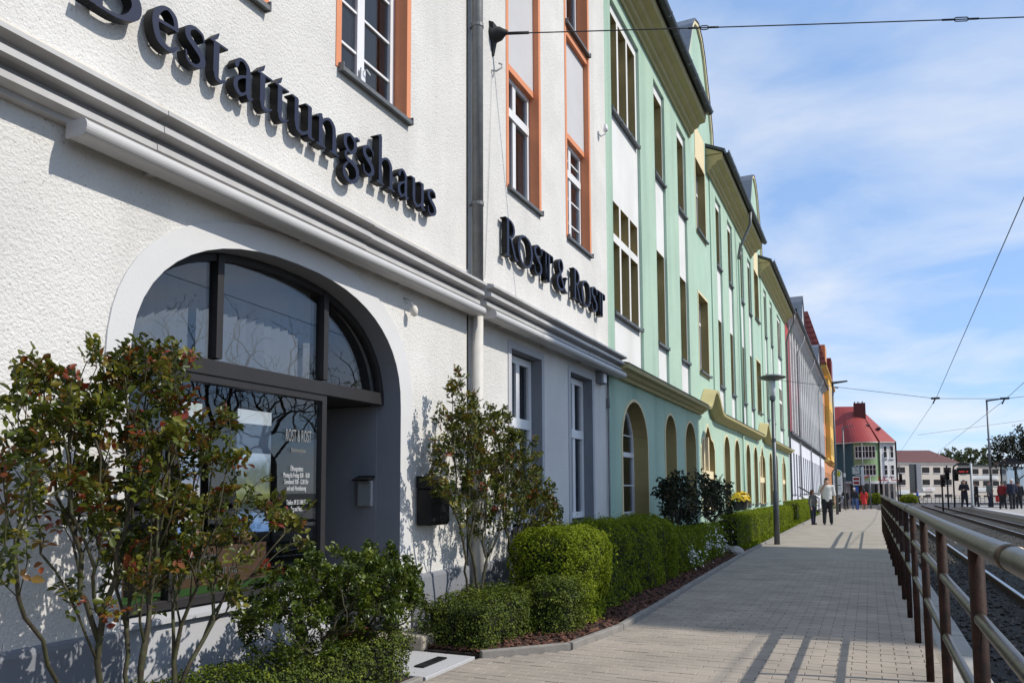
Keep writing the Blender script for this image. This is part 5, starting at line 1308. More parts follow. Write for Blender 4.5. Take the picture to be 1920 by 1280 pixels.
PH = thing('platform_stop_sign', 'white oblong stop sign with yellow disc at the right edge on the platform', 'sign', (5.72, 33, .13))
c2 = (5.95, 33.5)
pn = [(c2[0] + .27 * math.cos(t), 2.05 + .27 * math.sin(t)) for t in np.linspace(0, PI, 12)] + [(c2[0] - .27, 1.25), (c2[0] + .27, 1.25)]
pn = pn[:12] + [(c2[0] - .27, 1.3), (c2[0] - .15, 1.05), (c2[0] + .15, 1.05), (c2[0] + .27, 1.3)]
PH.location = (6.5, 33.5, .13); WLOC[PH.name] = Vector((6.5, 33.5, .13))
wall_y(mb := MB(), c2[1], .07, [[(x + .55, z) for x, z in inset(pn, -.05)]]); mb.build('frame', 'anthracite', PH)
wall_y(mb := MB(), c2[1] - .012, .02, [[(x + .55, z) for x, z in pn]]); mb.build('panel', 'sign_white', PH)
wall_y(mb := MB(), c2[1] - .02, .01, [[(c2[0] + .55 + .17 * math.cos(t), 2.06 + .17 * math.sin(t)) for t in np.linspace(0, 2 * PI, 20, endpoint=False)]]); mb.build('disc', 'sign_yellow', PH)
MB().box(c2[0] + .47, c2[0] + .63, c2[1], c2[1] + .07, .13, 1.06).build('post', 'anthracite', PH)
# ------------------------------------------------------------------ tower block across the tracks (unseen, inferred from its shade; placed and stepped to cast it)
TB = thing('shade_tower', 'unseen tower across the tracks, inferred from its shade and shaped to cast it', 'building', (26, 18, 0))
tx, th = 22.0, 28.45
MB().box(tx, tx + 9, 12.35, 22.75, -.6, 24.4).build('wall', 'pale_grey', TB)
MB().box(tx, tx + 9, 13.75, 23.9, 24.4, th).build('upper_wall', 'pale_grey', TB)  # offset from the floors below to shift the shade on the facade
MB().box(tx + .2, tx + 8.8, 13.9, 23.7, th, th + .02).build('roof', 'slate', TB)
# ------------------------------------------------------------------ vegetation
def grow(base_pts, targets, rng, curve=.12, r_tip=.0025, expo=.46, up=.25, seg=4, rmax=.05, lw=.35):
    """branch skeleton that reaches every target from the base points; returns tubes and per-segment data"""
    nodes = [np.array(b, float) for b in base_pts]; parent = [-1] * len(nodes); plen = [0.0] * len(nodes)
    T = sorted([np.array(t, float) for t in targets], key=lambda t: min(np.linalg.norm(t - b) for b in nodes[:len(base_pts)]))
    tips = []
    for t in T:
        N = np.array(nodes); L = np.array(plen)
        d = np.linalg.norm(N - t, axis=1)
        cost = d + lw * L + np.where(N[:, 2] > t[2] + .05, .35 * np.abs(N[:, 2] - t[2]), 0)
        j = int(np.argmin(cost)); a = nodes[j]; D = t - a; ln = np.linalg.norm(D)
        n = max(2, int(math.ceil(ln / .12)) if ln < 3 else seg * 2)
        off = rng.normal(size=3) * curve * ln; off[2] += up * ln * .35
        prev = j
        for q in range(1, n + 1):
            f = q / n; p = a + D * f + off * (4 * f * (1 - f)) * .5 + rng.normal(size=3) * .012 * ln * (f < 1)
            nodes.append(p); parent.append(prev); plen.append(plen[prev] + np.linalg.norm(p - nodes[prev])); prev = len(nodes) - 1
        tips.append(prev)
    cnt = np.zeros(len(nodes))
    for t in tips:
        while t >= 0: cnt[t] += 1; t = parent[t]
    rad = np.minimum(r_tip * np.maximum(cnt, 1) ** expo, rmax)
    return nodes, parent, cnt, rad, tips
def branches(name, m, data, parent_ob, n=5):
    nodes, par_, cnt, rad, tips = data
    kids = {}
    for i, p in enumerate(par_): kids.setdefault(p, []).append(i)
    mb = MB(); done = set()
    for t in sorted(range(len(nodes)), key=lambda i: -cnt[i]):
        if t in done or par_[t] < 0: continue
        ch = [par_[t], t]; done.add(t); cur = t
        while True:
            ks = [k for k in kids.get(cur, []) if k not in done]
            if not ks: break
            k = max(ks, key=lambda q: cnt[q]); done.add(k); ch.append(k); cur = k
        mb.tube([nodes[i] for i in ch], [min(rad[ch[0]], rad[ch[1]] * 1.15)] + [rad[i] for i in ch[1:]], n)
    return mb.build(name, m, parent_ob, True, fix=False)
def compound(rng, P, D, size, k=5):
    """leaflet positions of pinnate leaves: P base, D direction; returns arrays"""
    n = len(P)
    up_ = np.tile([0., 0., 1.], (n, 1)) + rng.normal(size=(n, 3)) * .45
    side = np.cross(D, up_); side /= np.maximum(np.linalg.norm(side, axis=1, keepdims=True), 1e-6)
    nor = np.cross(side, D)
    out_p, out_n, out_s = [], [], []
    for q in range(k):
        if q == k - 1: a, sgn = 1.0, 0
        else: a, sgn = .35 + .32 * (q // 2), (1 if q % 2 else -1)
        p = P + D * (size * 1.7 * a)[:, None] + side * (size * .55 * sgn)[:, None]
        out_p.append(p); out_n.append(nor + rng.normal(size=(n, 3)) * .28); out_s.append(size * (1.05 if q == k - 1 else .85) * (.85 + .3 * rng.random(n)))
    return np.concatenate(out_p), np.concatenate(out_n), np.concatenate(out_s)
def ell_targets(rng, n, ells):
    out = []
    w = np.array([e[3] * e[4] * e[5] for e in ells]) ** .8; w /= w.sum()
    for e, q in zip(ells, (w * n).astype(int) + 1):
        v = rng.normal(size=(q, 3)); v /= np.linalg.norm(v, axis=1, keepdims=True); v *= (rng.random((q, 1)) ** .42)
        out += [tuple(np.array(e[:3]) + a * np.array(e[3:6])) for a in v]
    return out
def bush(name, label, cat, base, ells, n_t, n_leaf, lsize, lm, seed, r_tip=.003, k=5, red=.12, n_single=0, group=None, wood='cane', rmax=.02, aspect=.62, lowz=.0, curve=.12, expo=.46, lw=.35, up=.25, leafz=None):
    rng = np.random.default_rng(seed)
    root = thing(name, label, cat, base[0], group)
    T = ell_targets(rng, n_t, ells); T = [t for t in T if t[2] > lowz and t[0] > FX + .06]
    data = grow(base, T, rng, r_tip=r_tip, rmax=rmax, curve=curve, expo=expo, lw=lw, up=up)
    branches('canes' if wood == 'cane' else 'branch', wood, data, root)
    nodes, par_, cnt, rad, tips = data
    N = np.array(nodes); wgt = np.array([(1.0 / c if p >= 0 and c <= 4 else 0) for c, p in zip(cnt, par_)]); wgt *= (N[:, 2] > lowz) if leafz is None else np.clip((N[:, 2] - lowz) / (leafz - lowz), 0.0, 1.0) ** 1.5
    wgt /= wgt.sum()
    idx = rng.choice(len(N), n_leaf, p=wgt)
    isr = np.array([cnt[i] <= 1 for i in idx]) & (rng.random(n_leaf) < red * 2.2)
    tipset = set(tips)
    D = np.array([N[i] - N[par_[i]] for i in idx]); D /= np.maximum(np.linalg.norm(D, axis=1, keepdims=True), 1e-6)
    D = D * .5 + rng.normal(size=D.shape) * .65; D[:, 2] += .15; D /= np.linalg.norm(D, axis=1, keepdims=True)
    size = lsize * (.5 + .95 * rng.random(n_leaf))
    tint = np.clip(rng.normal(.42, .17, n_leaf), 0, .74)
    high = (N[idx][:, 2] - N[:, 2].min()) / np.ptp(N[:, 2])
    tint[isr & (rng.random(n_leaf) < .35 + .6 * high)] = 0
    tint = np.where(tint == 0, rng.uniform(.78, 1.0, n_leaf), tint)
    if n_single:
        sel = np.argsort(-(N[idx][:, 0] + .12 * rng.random(n_leaf)))[:n_single]
        keep = np.ones(n_leaf, bool); keep[sel] = False
        protos = []
        for vI in range(6):
            P0 = np.zeros((1, 3)); D0 = np.array([[1., 0, 0]])
            p, q, s_ = compound(rng, P0, D0, np.array([1.0]), k)
            ob = leaves_obj('leaf', lm, p, q + np.array([[0, 0, 1.2]]), s_, np.full(len(p), [.25, .45, .55, .68, .84, .97][vI]), rng, aspect)
            protos.append(ob.data); bpy.data.objects.remove(ob)
        for i in sel:
            tv = [.25, .45, .55, .68, .84, .97]; vI = int(np.argmin([abs(tint[i] - q) for q in tv]))
            ob = bpy.data.objects.new('leaf', protos[vI]); COL.objects.link(ob); par(ob, root)
            ob.matrix_basis = Matrix.Translation(N[idx[i]]) @ Vector(D[i]).to_track_quat('X', 'Z').to_matrix().to_4x4() @ Matrix.Diagonal((size[i], size[i], size[i], 1))
    else: keep = np.ones(n_leaf, bool)
    p, q, s_ = compound(rng, N[idx][keep], D[keep], size[keep], k)
    o = leaves_obj('foliage', lm, p, q, s_, np.tile(tint[keep], k) + rng.normal(size=len(p)) * .04, rng, aspect, root)
    o['kind'] = 'stuff'
    return root
# rose bush in front of the shop window
bush('rose_bush', 'tall rose bush with red tinged young leaves in front of the shop window', 'rose bush',
     [(-3.16, 2.46, 0), (-3.12, 2.50, 0), (-3.20, 2.54, 0), (-3.10, 2.60, 0), (-3.2, 2.40, 0), (-3.14, 2.42, 0), (-3.22, 2.48, 0), (-3.18, 2.58, 0), (-3.08, 2.52, 0)],
     [(-3.14, 2.30, 1.42, .26, .40, .55), (-3.12, 2.68, 1.52, .26, .38, .56), (-3.1, 2.10, 1.55, .2, .26, .42), (-3.08, 2.98, 1.25, .25, .26, .40), (-3.05, 3.42, 1.12, .12, .34, .18), (-3.05, 3.2, .80, .14, .25, .14), (-3.12, 2.6, .98, .25, .45, .28), (-3.05, 1.9, 1.3, .12, .2, .3), (-3.1, 2.5, 1.3, .25, .34, .55), (-3.1, 2.45, 1.75, .2, .3, .3)],
     390, 2250, .037, 'rose_leaf', 11, n_single=290, red=.115, lowz=.45, r_tip=.0022, rmax=.015, expo=.44, lw=.85, curve=.11, up=.7, leafz=.80)
# rose bush at the drainpipe
bush('rose_bush', 'slender rose bush climbing beside the drainpipe and black mailbox', 'rose bush',
     [(-3.34, 6.18, 0), (-3.30, 6.28, 0), (-3.36, 6.24, 0), (-3.34, 6.95, 0), (-3.30, 7.05, 0), (-3.32, 7.15, 0), (-3.36, 7.02, 0)],
     [(-3.34, 6.15, 2.02, .18, .36, .45), (-3.32, 6.05, 1.55, .2, .52, .38), (-3.30, 6.75, 1.80, .2, .42, .50), (-3.30, 7.2, 1.50, .22, .50, .50), (-3.28, 7.7, 1.20, .22, .55, .42), (-3.30, 6.6, 1.2, .2, .55, .42), (-3.3, 8.0, .98, .2, .42, .3)],
     380, 3500, .034, 'rose_leaf', 23, red=.07, lowz=.55, r_tip=.0024, rmax=.014, expo=.42, lw=.85, curve=.10, up=.6, leafz=.85)
# round glossy bush right of the rose bush
bush('round_bush', 'dense round glossy green bush beside the shop entrance', 'bush',
     [(-3.2, 4.15, 0), (-3.15, 4.25, 0), (-3.2, 4.05, 0), (-3.15, 3.9, 0)],
     [(-3.12, 4.20, .68, .36, .62, .30), (-3.1, 3.75, .58, .34, .45, .28), (-3.1, 4.45, .55, .33, .40, .25)],
     380, 4300, .028, 'gloss_leaf', 31, red=.012, lowz=.22, r_tip=.0022, rmax=.013, aspect=.58, expo=.38)
for (lb, bp, el, sd) in (('dark leaved shrub left of the pair in front of the green house arches', [(-3.1, 13.6, 0), (-3.0, 13.9, 0)], [(-3.1, 13.7, 1.0, .35, .75, .55), (-3.1, 13.4, 1.2, .3, .5, .35)], 41),
                         ('dark leaved open shrub right of the pair in front of the green house arches', [(-3.1, 16.4, 0), (-3.0, 16.8, 0)], [(-3.05, 16.6, 1.15, .4, 1.0, .6), (-3.05, 17.6, .95, .35, .8, .4), (-3.05, 16.0, 1.3, .3, .6, .4)], 42)):
    bush('magnolia_shrub', lb, 'shrub', bp, el, 110, 620, .075, 'dark_leaf', sd, k=3, red=.1, lowz=.3, r_tip=.006, rmax=.03, wood='bark', aspect=.55, group='dark shrubs before the green house')
# ------------------------------------------------------------------ hedges
def hedge(label, x0, x1, y0, y1, z1, leaf, dens, m, seed, name='hedge', rnd=.12, amp=.05, bump=1.6, group='clipped hedges along the path', parts=()):
    rng = np.random.default_rng(seed)
    root = thing(name, label, 'hedge', ((x0 + x1) / 2, (y0 + y1) / 2, 0), group)
    P, Nn = [], []
    dx, dy, dz = x1 - x0, y1 - y0, z1
    faces = [('x', 1, dy * dz), ('x', -1, dy * dz * .5), ('y', 1, dx * dz), ('y', -1, dx * dz), ('z', 1, dx * dy)]
    for ax, sg, A in faces:
        n = int(A * dens); u, v = rng.random(n), rng.random(n)
        if ax == 'x': p = np.stack([np.full(n, x1 if sg > 0 else x0), y0 + u * dy, .04 + v * (dz - .04)], 1); q = np.tile([sg, 0, 0], (n, 1))
        elif ax == 'y': p = np.stack([x0 + u * dx, np.full(n, y1 if sg > 0 else y0), .04 + v * (dz - .04)], 1); q = np.tile([0, sg, 0], (n, 1))
        else: p = np.stack([x0 + u * dx, y0 + v * dy, np.full(n, dz)], 1); q = np.tile([0, 0, 1], (n, 1))
        P.append(p); Nn.append(q.astype(float))
    P = np.concatenate(P); Nn = np.concatenate(Nn)
    # round the edges: pull points towards a rounded box
    lo = np.array([x0 + rnd, y0 + rnd, -1]); hi = np.array([x1 - rnd, y1 - rnd, z1 - rnd])
    core = np.clip(P, lo, hi); d = P - core; L = np.linalg.norm(d, axis=1, keepdims=True)
    ok = L[:, 0] > 1e-5
    Nn[ok] = (d / np.maximum(L, 1e-6))[ok]
    P = core + Nn * rnd
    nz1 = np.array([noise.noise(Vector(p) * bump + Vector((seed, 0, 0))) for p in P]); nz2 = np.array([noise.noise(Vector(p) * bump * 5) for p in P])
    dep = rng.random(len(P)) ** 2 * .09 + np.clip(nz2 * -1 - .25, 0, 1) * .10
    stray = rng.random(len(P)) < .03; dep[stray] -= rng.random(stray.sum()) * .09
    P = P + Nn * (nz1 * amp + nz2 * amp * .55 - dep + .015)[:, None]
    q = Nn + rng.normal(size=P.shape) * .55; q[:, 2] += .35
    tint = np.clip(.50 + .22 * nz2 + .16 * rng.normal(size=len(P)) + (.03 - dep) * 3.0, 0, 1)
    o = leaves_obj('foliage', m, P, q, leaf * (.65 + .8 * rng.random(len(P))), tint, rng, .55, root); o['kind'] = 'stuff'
    # solid dark core added inside to block light, uneven like the surface
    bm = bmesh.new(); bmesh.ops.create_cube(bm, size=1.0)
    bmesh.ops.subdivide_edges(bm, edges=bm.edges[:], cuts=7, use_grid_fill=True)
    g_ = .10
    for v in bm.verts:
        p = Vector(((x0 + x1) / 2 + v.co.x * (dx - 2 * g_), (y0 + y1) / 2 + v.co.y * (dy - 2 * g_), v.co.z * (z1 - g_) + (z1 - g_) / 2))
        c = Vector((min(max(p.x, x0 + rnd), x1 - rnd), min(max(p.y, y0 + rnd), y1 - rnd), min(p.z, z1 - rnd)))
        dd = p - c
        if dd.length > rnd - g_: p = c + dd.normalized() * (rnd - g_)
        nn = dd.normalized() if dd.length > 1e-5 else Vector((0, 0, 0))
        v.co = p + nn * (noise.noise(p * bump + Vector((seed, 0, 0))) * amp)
    me = bpy.data.meshes.new('dark_core'); bm.to_mesh(me); bm.free(); mobj('dark_core', me, 'hedge_core', root)
    return root
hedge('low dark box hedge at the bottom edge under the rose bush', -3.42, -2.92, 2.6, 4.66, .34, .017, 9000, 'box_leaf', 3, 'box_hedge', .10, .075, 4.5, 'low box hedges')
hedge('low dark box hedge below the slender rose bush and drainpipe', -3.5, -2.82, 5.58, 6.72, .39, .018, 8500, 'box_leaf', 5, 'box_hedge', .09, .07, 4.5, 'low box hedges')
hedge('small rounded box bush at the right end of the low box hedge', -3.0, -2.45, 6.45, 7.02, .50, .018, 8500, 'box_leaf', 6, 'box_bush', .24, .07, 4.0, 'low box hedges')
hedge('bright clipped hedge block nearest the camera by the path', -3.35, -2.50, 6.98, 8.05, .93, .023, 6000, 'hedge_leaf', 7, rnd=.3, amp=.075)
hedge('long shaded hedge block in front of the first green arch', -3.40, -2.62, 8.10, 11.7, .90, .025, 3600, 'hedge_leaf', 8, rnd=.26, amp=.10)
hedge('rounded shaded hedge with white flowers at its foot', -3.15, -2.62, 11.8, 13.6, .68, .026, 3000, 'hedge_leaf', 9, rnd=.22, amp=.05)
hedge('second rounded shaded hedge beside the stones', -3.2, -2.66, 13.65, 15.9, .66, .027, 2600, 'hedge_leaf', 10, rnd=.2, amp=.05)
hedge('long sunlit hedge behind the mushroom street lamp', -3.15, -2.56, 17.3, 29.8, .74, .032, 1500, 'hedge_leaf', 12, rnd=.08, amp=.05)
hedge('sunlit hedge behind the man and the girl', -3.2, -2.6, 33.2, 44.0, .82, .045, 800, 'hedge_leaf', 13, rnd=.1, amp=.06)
hedge('tall green hedge piece behind the bus stop sign', -3.0, -2.2, 57, 64, 1.2, .07, 450, 'hedge_leaf', 14, rnd=.2, amp=.1, bump=.9)
hedge('leafy bush beside the distant shop columns', -1.0, 1.0, 78.5, 80.5, .9, .09, 350, 'hedge_leaf', 15, 'bush', .4, .2, .9)
hedge('bright green bush behind the handrail by the far crossing', 2.6, 4.2, 84, 86, .75, .09, 350, 'hedge_leaf', 16, 'bush', .5, .25, .9)
# white flowers and grass
def flowers(label, spots, m, name, cat, r, seed, hh):
    rng = np.random.default_rng(seed); P = []; Nn = []
    for (x, y, z, s, n) in spots:
        v = rng.normal(size=(n, 3)) * np.array([s * .5, s, s * .8]) + np.array([x, y, z]); P.append(v)
    P = np.concatenate(P); q = rng.normal(size=P.shape) * .6 + np.array([.8, -.4, .6])
    root = thing(name, label, cat, (spots[0][0], spots[0][1], 0))
    o = leaves_obj('blossoms', m, P, q, r * (.7 + .6 * rng.random(len(P))), np.zeros(len(P)), rng, .9, root); o['kind'] = 'stuff'
    Q = P + rng.normal(size=P.shape) * .05; Q[:, 2] -= .06; Q[:, 0] -= .05
    o = leaves_obj('foliage', 'hedge_leaf', np.repeat(Q, 2, 0) + rng.normal(size=(len(Q) * 2, 3)) * .05, rng.normal(size=(len(Q) * 2, 3)), np.full(len(Q) * 2, r * 1.6), rng.random(len(Q) * 2) * .6, rng, .4, root); o['kind'] = 'stuff'
flowers('white flowering plant in front of the rounded shaded hedge', [(-2.55, 12.2, .30, .10, 70), (-2.56, 12.9, .22, .14, 40)], 'white_petal', 'flowering_plant', 'flowers', .03, 1, .3)
flowers('white flowering plant between the two rounded shaded hedges', [(-2.58, 13.7, .36, .09, 45), (-2.60, 14.7, .40, .16, 90), (-2.6, 15.3, .3, .12, 30)], 'white_petal', 'flowering_plant', 'flowers', .03, 2, .3)
fp = thing('flower_pot', 'pot of yellow flowers standing behind the long sunlit hedge', 'flower pot', (-3.35, 22.2, 0))
MB().box(-3.6, -3.1, 21.9, 22.9, 0, .75).build('wall_ledge', 'green_smooth', fp)
MB().lathe([(0, .75), (.17, .75), (.22, 1.0), (.2, 1.0), (0, .98)], (-3.3, 22.3, 0), 14).build('pot', 'anthracite', fp)
rngf = np.random.default_rng(9); v = rngf.normal(size=(150, 3)); v /= np.linalg.norm(v, axis=1, keepdims=True); v[:, 2] = np.abs(v[:, 2])
o = leaves_obj('blossoms', 'yellow_petal', np.array([-3.28, 22.3, 1.02]) + v * np.array([.26, .36, .26]), v, np.full(150, .09), np.zeros(150), rngf, .9, fp); o['kind'] = 'stuff'
o = leaves_obj('foliage', 'dark_leaf', np.array([-3.3, 22.3, 1.0]) + v * np.array([.24, .36, .14]), v, np.full(150, .09), rngf.random(150), rngf, .5, fp); o['kind'] = 'stuff'
# stones beside the hedge
for i, (x, y, s_, lb) in enumerate(((-2.45, 15.95, .15, 'pale round'), (-2.62, 16.3, .11, 'dark angular'), (-2.55, 16.6, .10, 'small grey'), (-2.75, 16.7, .12, 'grey rough'), (-2.6, 17.0, .08, 'tiny dark'))):
    bm = bmesh.new(); bmesh.ops.create_icosphere(bm, subdivisions=2, radius=s_)
    for v_ in bm.verts: v_.co *= 1 + .35 * noise.noise(v_.co * 6 + Vector((i * 3, 0, 0))); v_.co.z *= .75
    me = bpy.data.meshes.new('garden_stone'); bm.to_mesh(me); bm.free()
    tag(mobj('garden_stone', me, 'concrete' if i == 0 else 'kerb_concrete'), lb + ' stone lying in the gap between the hedges', 'stone', 'stones between the hedges').location = (x, y, s_ * .6)
# ground cover strip along the far hedge
rngg = np.random.default_rng(77); n = 2600
P = np.stack([-2.42 - .16 * rngg.random(n), 17.2 + 14 * rngg.random(n), .03 + .07 * rngg.random(n)], 1)
P2 = np.stack([-2.4 - .4 * rngg.random(900), 30 + 14 * rngg.random(900), .04 + .08 * rngg.random(900)], 1)
o = leaves_obj('grass', 'hedge_leaf', np.concatenate([P, P2]), rngg.normal(size=(n + 900, 3)), .07 + .06 * rngg.random(n + 900), .3 + .6 * rngg.random(n + 900), rngg, .16, None, up_bias=2.5)
tag(o, 'fringe of grass along the kerb under the far hedges', 'grass', kind='stuff')
# ------------------------------------------------------------------ trees
def tree(label, x, y, h, cr, seed, n_t=160, n_leaf=1500, ls=.16, lm='tree_leaf', group=None, trunk=.16, z0=-.5):
    rng = np.random.default_rng(seed)
    root = thing('tree', label, 'tree', (x, y, z0), group)
    T = ell_targets(rng, n_t, [(x, y, h * .68, cr, cr, h * .32), (x + cr * .4, y, h * .55, cr * .7, cr * .8, h * .22), (x - cr * .4, y, h * .6, cr * .7, cr * .8, h * .22)])
    base = [(x, y, z0), (x, y, h * .12), (x + .05, y, h * .26)]
    nodes, par_, cnt, rad, tips = grow(base, T, rng, curve=.1, r_tip=.010, expo=.5, rmax=trunk, up=.4)
    par_[1], par_[2] = 0, 1
    cnt = np.zeros(len(nodes))
    for t in tips:
        while t >= 0: cnt[t] += 1; t = par_[t]
    rad = np.minimum(.011 * np.maximum(cnt, 1) ** .52, trunk)
    branches('trunk', 'bark', (nodes, par_, cnt, rad, tips), root, 5)
    N = np.array(nodes); idx = rng.choice(np.where(cnt <= 3)[0], n_leaf)
    P = N[idx] + rng.normal(size=(n_leaf, 3)) * .22
    o = leaves_obj('crown', lm, P, rng.normal(size=(n_leaf, 3)) + np.array([0, 0, .5]), ls * (.6 + .8 * rng.random(n_leaf)), rng.random(n_leaf), rng, .6, root); o['kind'] = 'stuff'
tree('dark tree behind the tram shelter at the right edge', 17.5, 118, 9.5, 3.2, 51, 220, 3400, .30, 'dark_leaf', None, .2)
tree('taller dark tree at the right edge behind the platform', 21.5, 115, 10.5, 3.6, 52, 220, 3800, .30, 'dark_leaf', None, .2)
tree('grey green tree above the flat end of the beige block', 23.0, 215, 12.0, 4.5, 53, 160, 2600, .55, 'tree_leaf', None, .25, -.6)
tree('lighter tree showing over the brown roof end', 18.5, 218, 12.0, 4.0, 54, 160, 2000, .5, 'tree_leaf', None, .25, -.6)
# bare street trees across the tracks, mirrored in the shop window
for i, (x, y, h, lb) in enumerate(((15.0, 21.5, 9.0, 'bare street tree across the tracks, nearest of three'), (17.5, 28.0, 10.0, 'bare street tree across the tracks, middle of three'), (20.0, 36.0, 10.0, 'bare street tree across the tracks, farthest of three'))):
    tree(lb, x, y, h, 3.0, 60 + i, 230, 260, .08, 'tree_leaf', 'bare trees across the tracks', .2)
pt = thing('plant_pot', 'terracotta pot half hidden behind the round glossy bush', 'pot', (-3.42, 4.62, .01))
MB().lathe([(0, .012), (.11, .012), (.15, .26), (.165, .26), (.17, .31), (.145, .31), (.13, .27), (0, .27)], (-3.42, 4.60, 0), 18).build('pot', 'terracotta', pt, True)
# ------------------------------------------------------------------ people: one continuous surface each, from a smooth union of tapered limbs
def surf(prims, res=.022, k=.03, clipz=None):
    P = np.array([p[0] for p in prims] + [p[1] for p in prims]); r = max(max(p[2], p[3]) for p in prims)
    lo, hi = P.min(0) - r - .05, P.max(0) + r + .05
    ax = [np.arange(lo[i], hi[i] + res, res) for i in range(3)]
    X, Y, Z = np.meshgrid(*ax, indexing='ij'); F = None
    for a, b, ra, rb, *sc in prims:
        a, b = np.array(a, float), np.array(b, float); s = np.array(sc[0]) if sc else np.ones(3)
        ab = (b - a); L2 = max((ab * ab).sum(), 1e-9)
        dx, dy, dz = X - a[0], Y - a[1], Z - a[2]
        t = np.clip((dx * ab[0] + dy * ab[1] + dz * ab[2]) / L2, 0, 1)
        d = np.sqrt(((dx - t * ab[0]) / s[0]) ** 2 + ((dy - t * ab[1]) / s[1]) ** 2 + ((dz - t * ab[2]) / s[2]) ** 2) - (ra + (rb - ra) * t)
        if F is None: F = d
        else:
            h = np.clip(.5 + .5 * (F - d) / k, 0, 1); F = F * (1 - h) + d * h - k * h * (1 - h)
    if clipz: F = np.maximum(F, np.maximum(clipz[0] - Z, Z - clipz[1]))
    S = F < 0
    c = np.stack([S[i:S.shape[0] - 1 + i, j:S.shape[1] - 1 + j, l:S.shape[2] - 1 + l] for i in (0, 1) for j in (0, 1) for l in (0, 1)])
    act = c.any(0) & ~c.all(0)
    ids = -np.ones(act.shape, int); cells = np.argwhere(act); ids[act] = np.arange(len(cells))
    acc = np.zeros((len(cells), 3)); n = np.zeros(len(cells))
    corners = [(i, j, l) for i in (0, 1) for j in (0, 1) for l in (0, 1)]
    for ca in corners:
        for d in range(3):
            if ca[d] == 1: continue
            cb = list(ca); cb[d] = 1
            fa = F[tuple((cells + ca).T)]; fb = F[tuple((cells + cb).T)]
            m = (fa < 0) != (fb < 0); t = np.where(m, fa / np.where(m, fa - fb, 1), 0)
            p = np.tile(np.array(ca, float), (len(cells), 1)); p[:, d] += t
            acc[m] += p[m]; n[m] += 1
    V = (cells + acc / n[:, None]) * res + np.array([a_[0] for a_ in ax])
    faces = []
    for d in range(3):
        u, w = [(1, 2), (2, 0), (0, 1)][d]
        sl0 = [slice(None)] * 3; sl1 = [slice(None)] * 3; sl0[d] = slice(0, -1); sl1[d] = slice(1, None)
        E = np.argwhere(S[tuple(sl0)] != S[tuple(sl1)])
        for e in E:
            if e[u] == 0 or e[w] == 0: continue
            q = []
            for du, dw in ((0, 0), (-1, 0), (-1, -1), (0, -1)):
                g_ = e.copy(); g_[u] += du; g_[w] += dw
                if (g_ >= np.array(act.shape)).any(): break
                q.append(ids[tuple(g_)])
            if len(q) == 4 and min(q) >= 0: faces.append(q if S[tuple(e)] else q[::-1])
    return V, faces
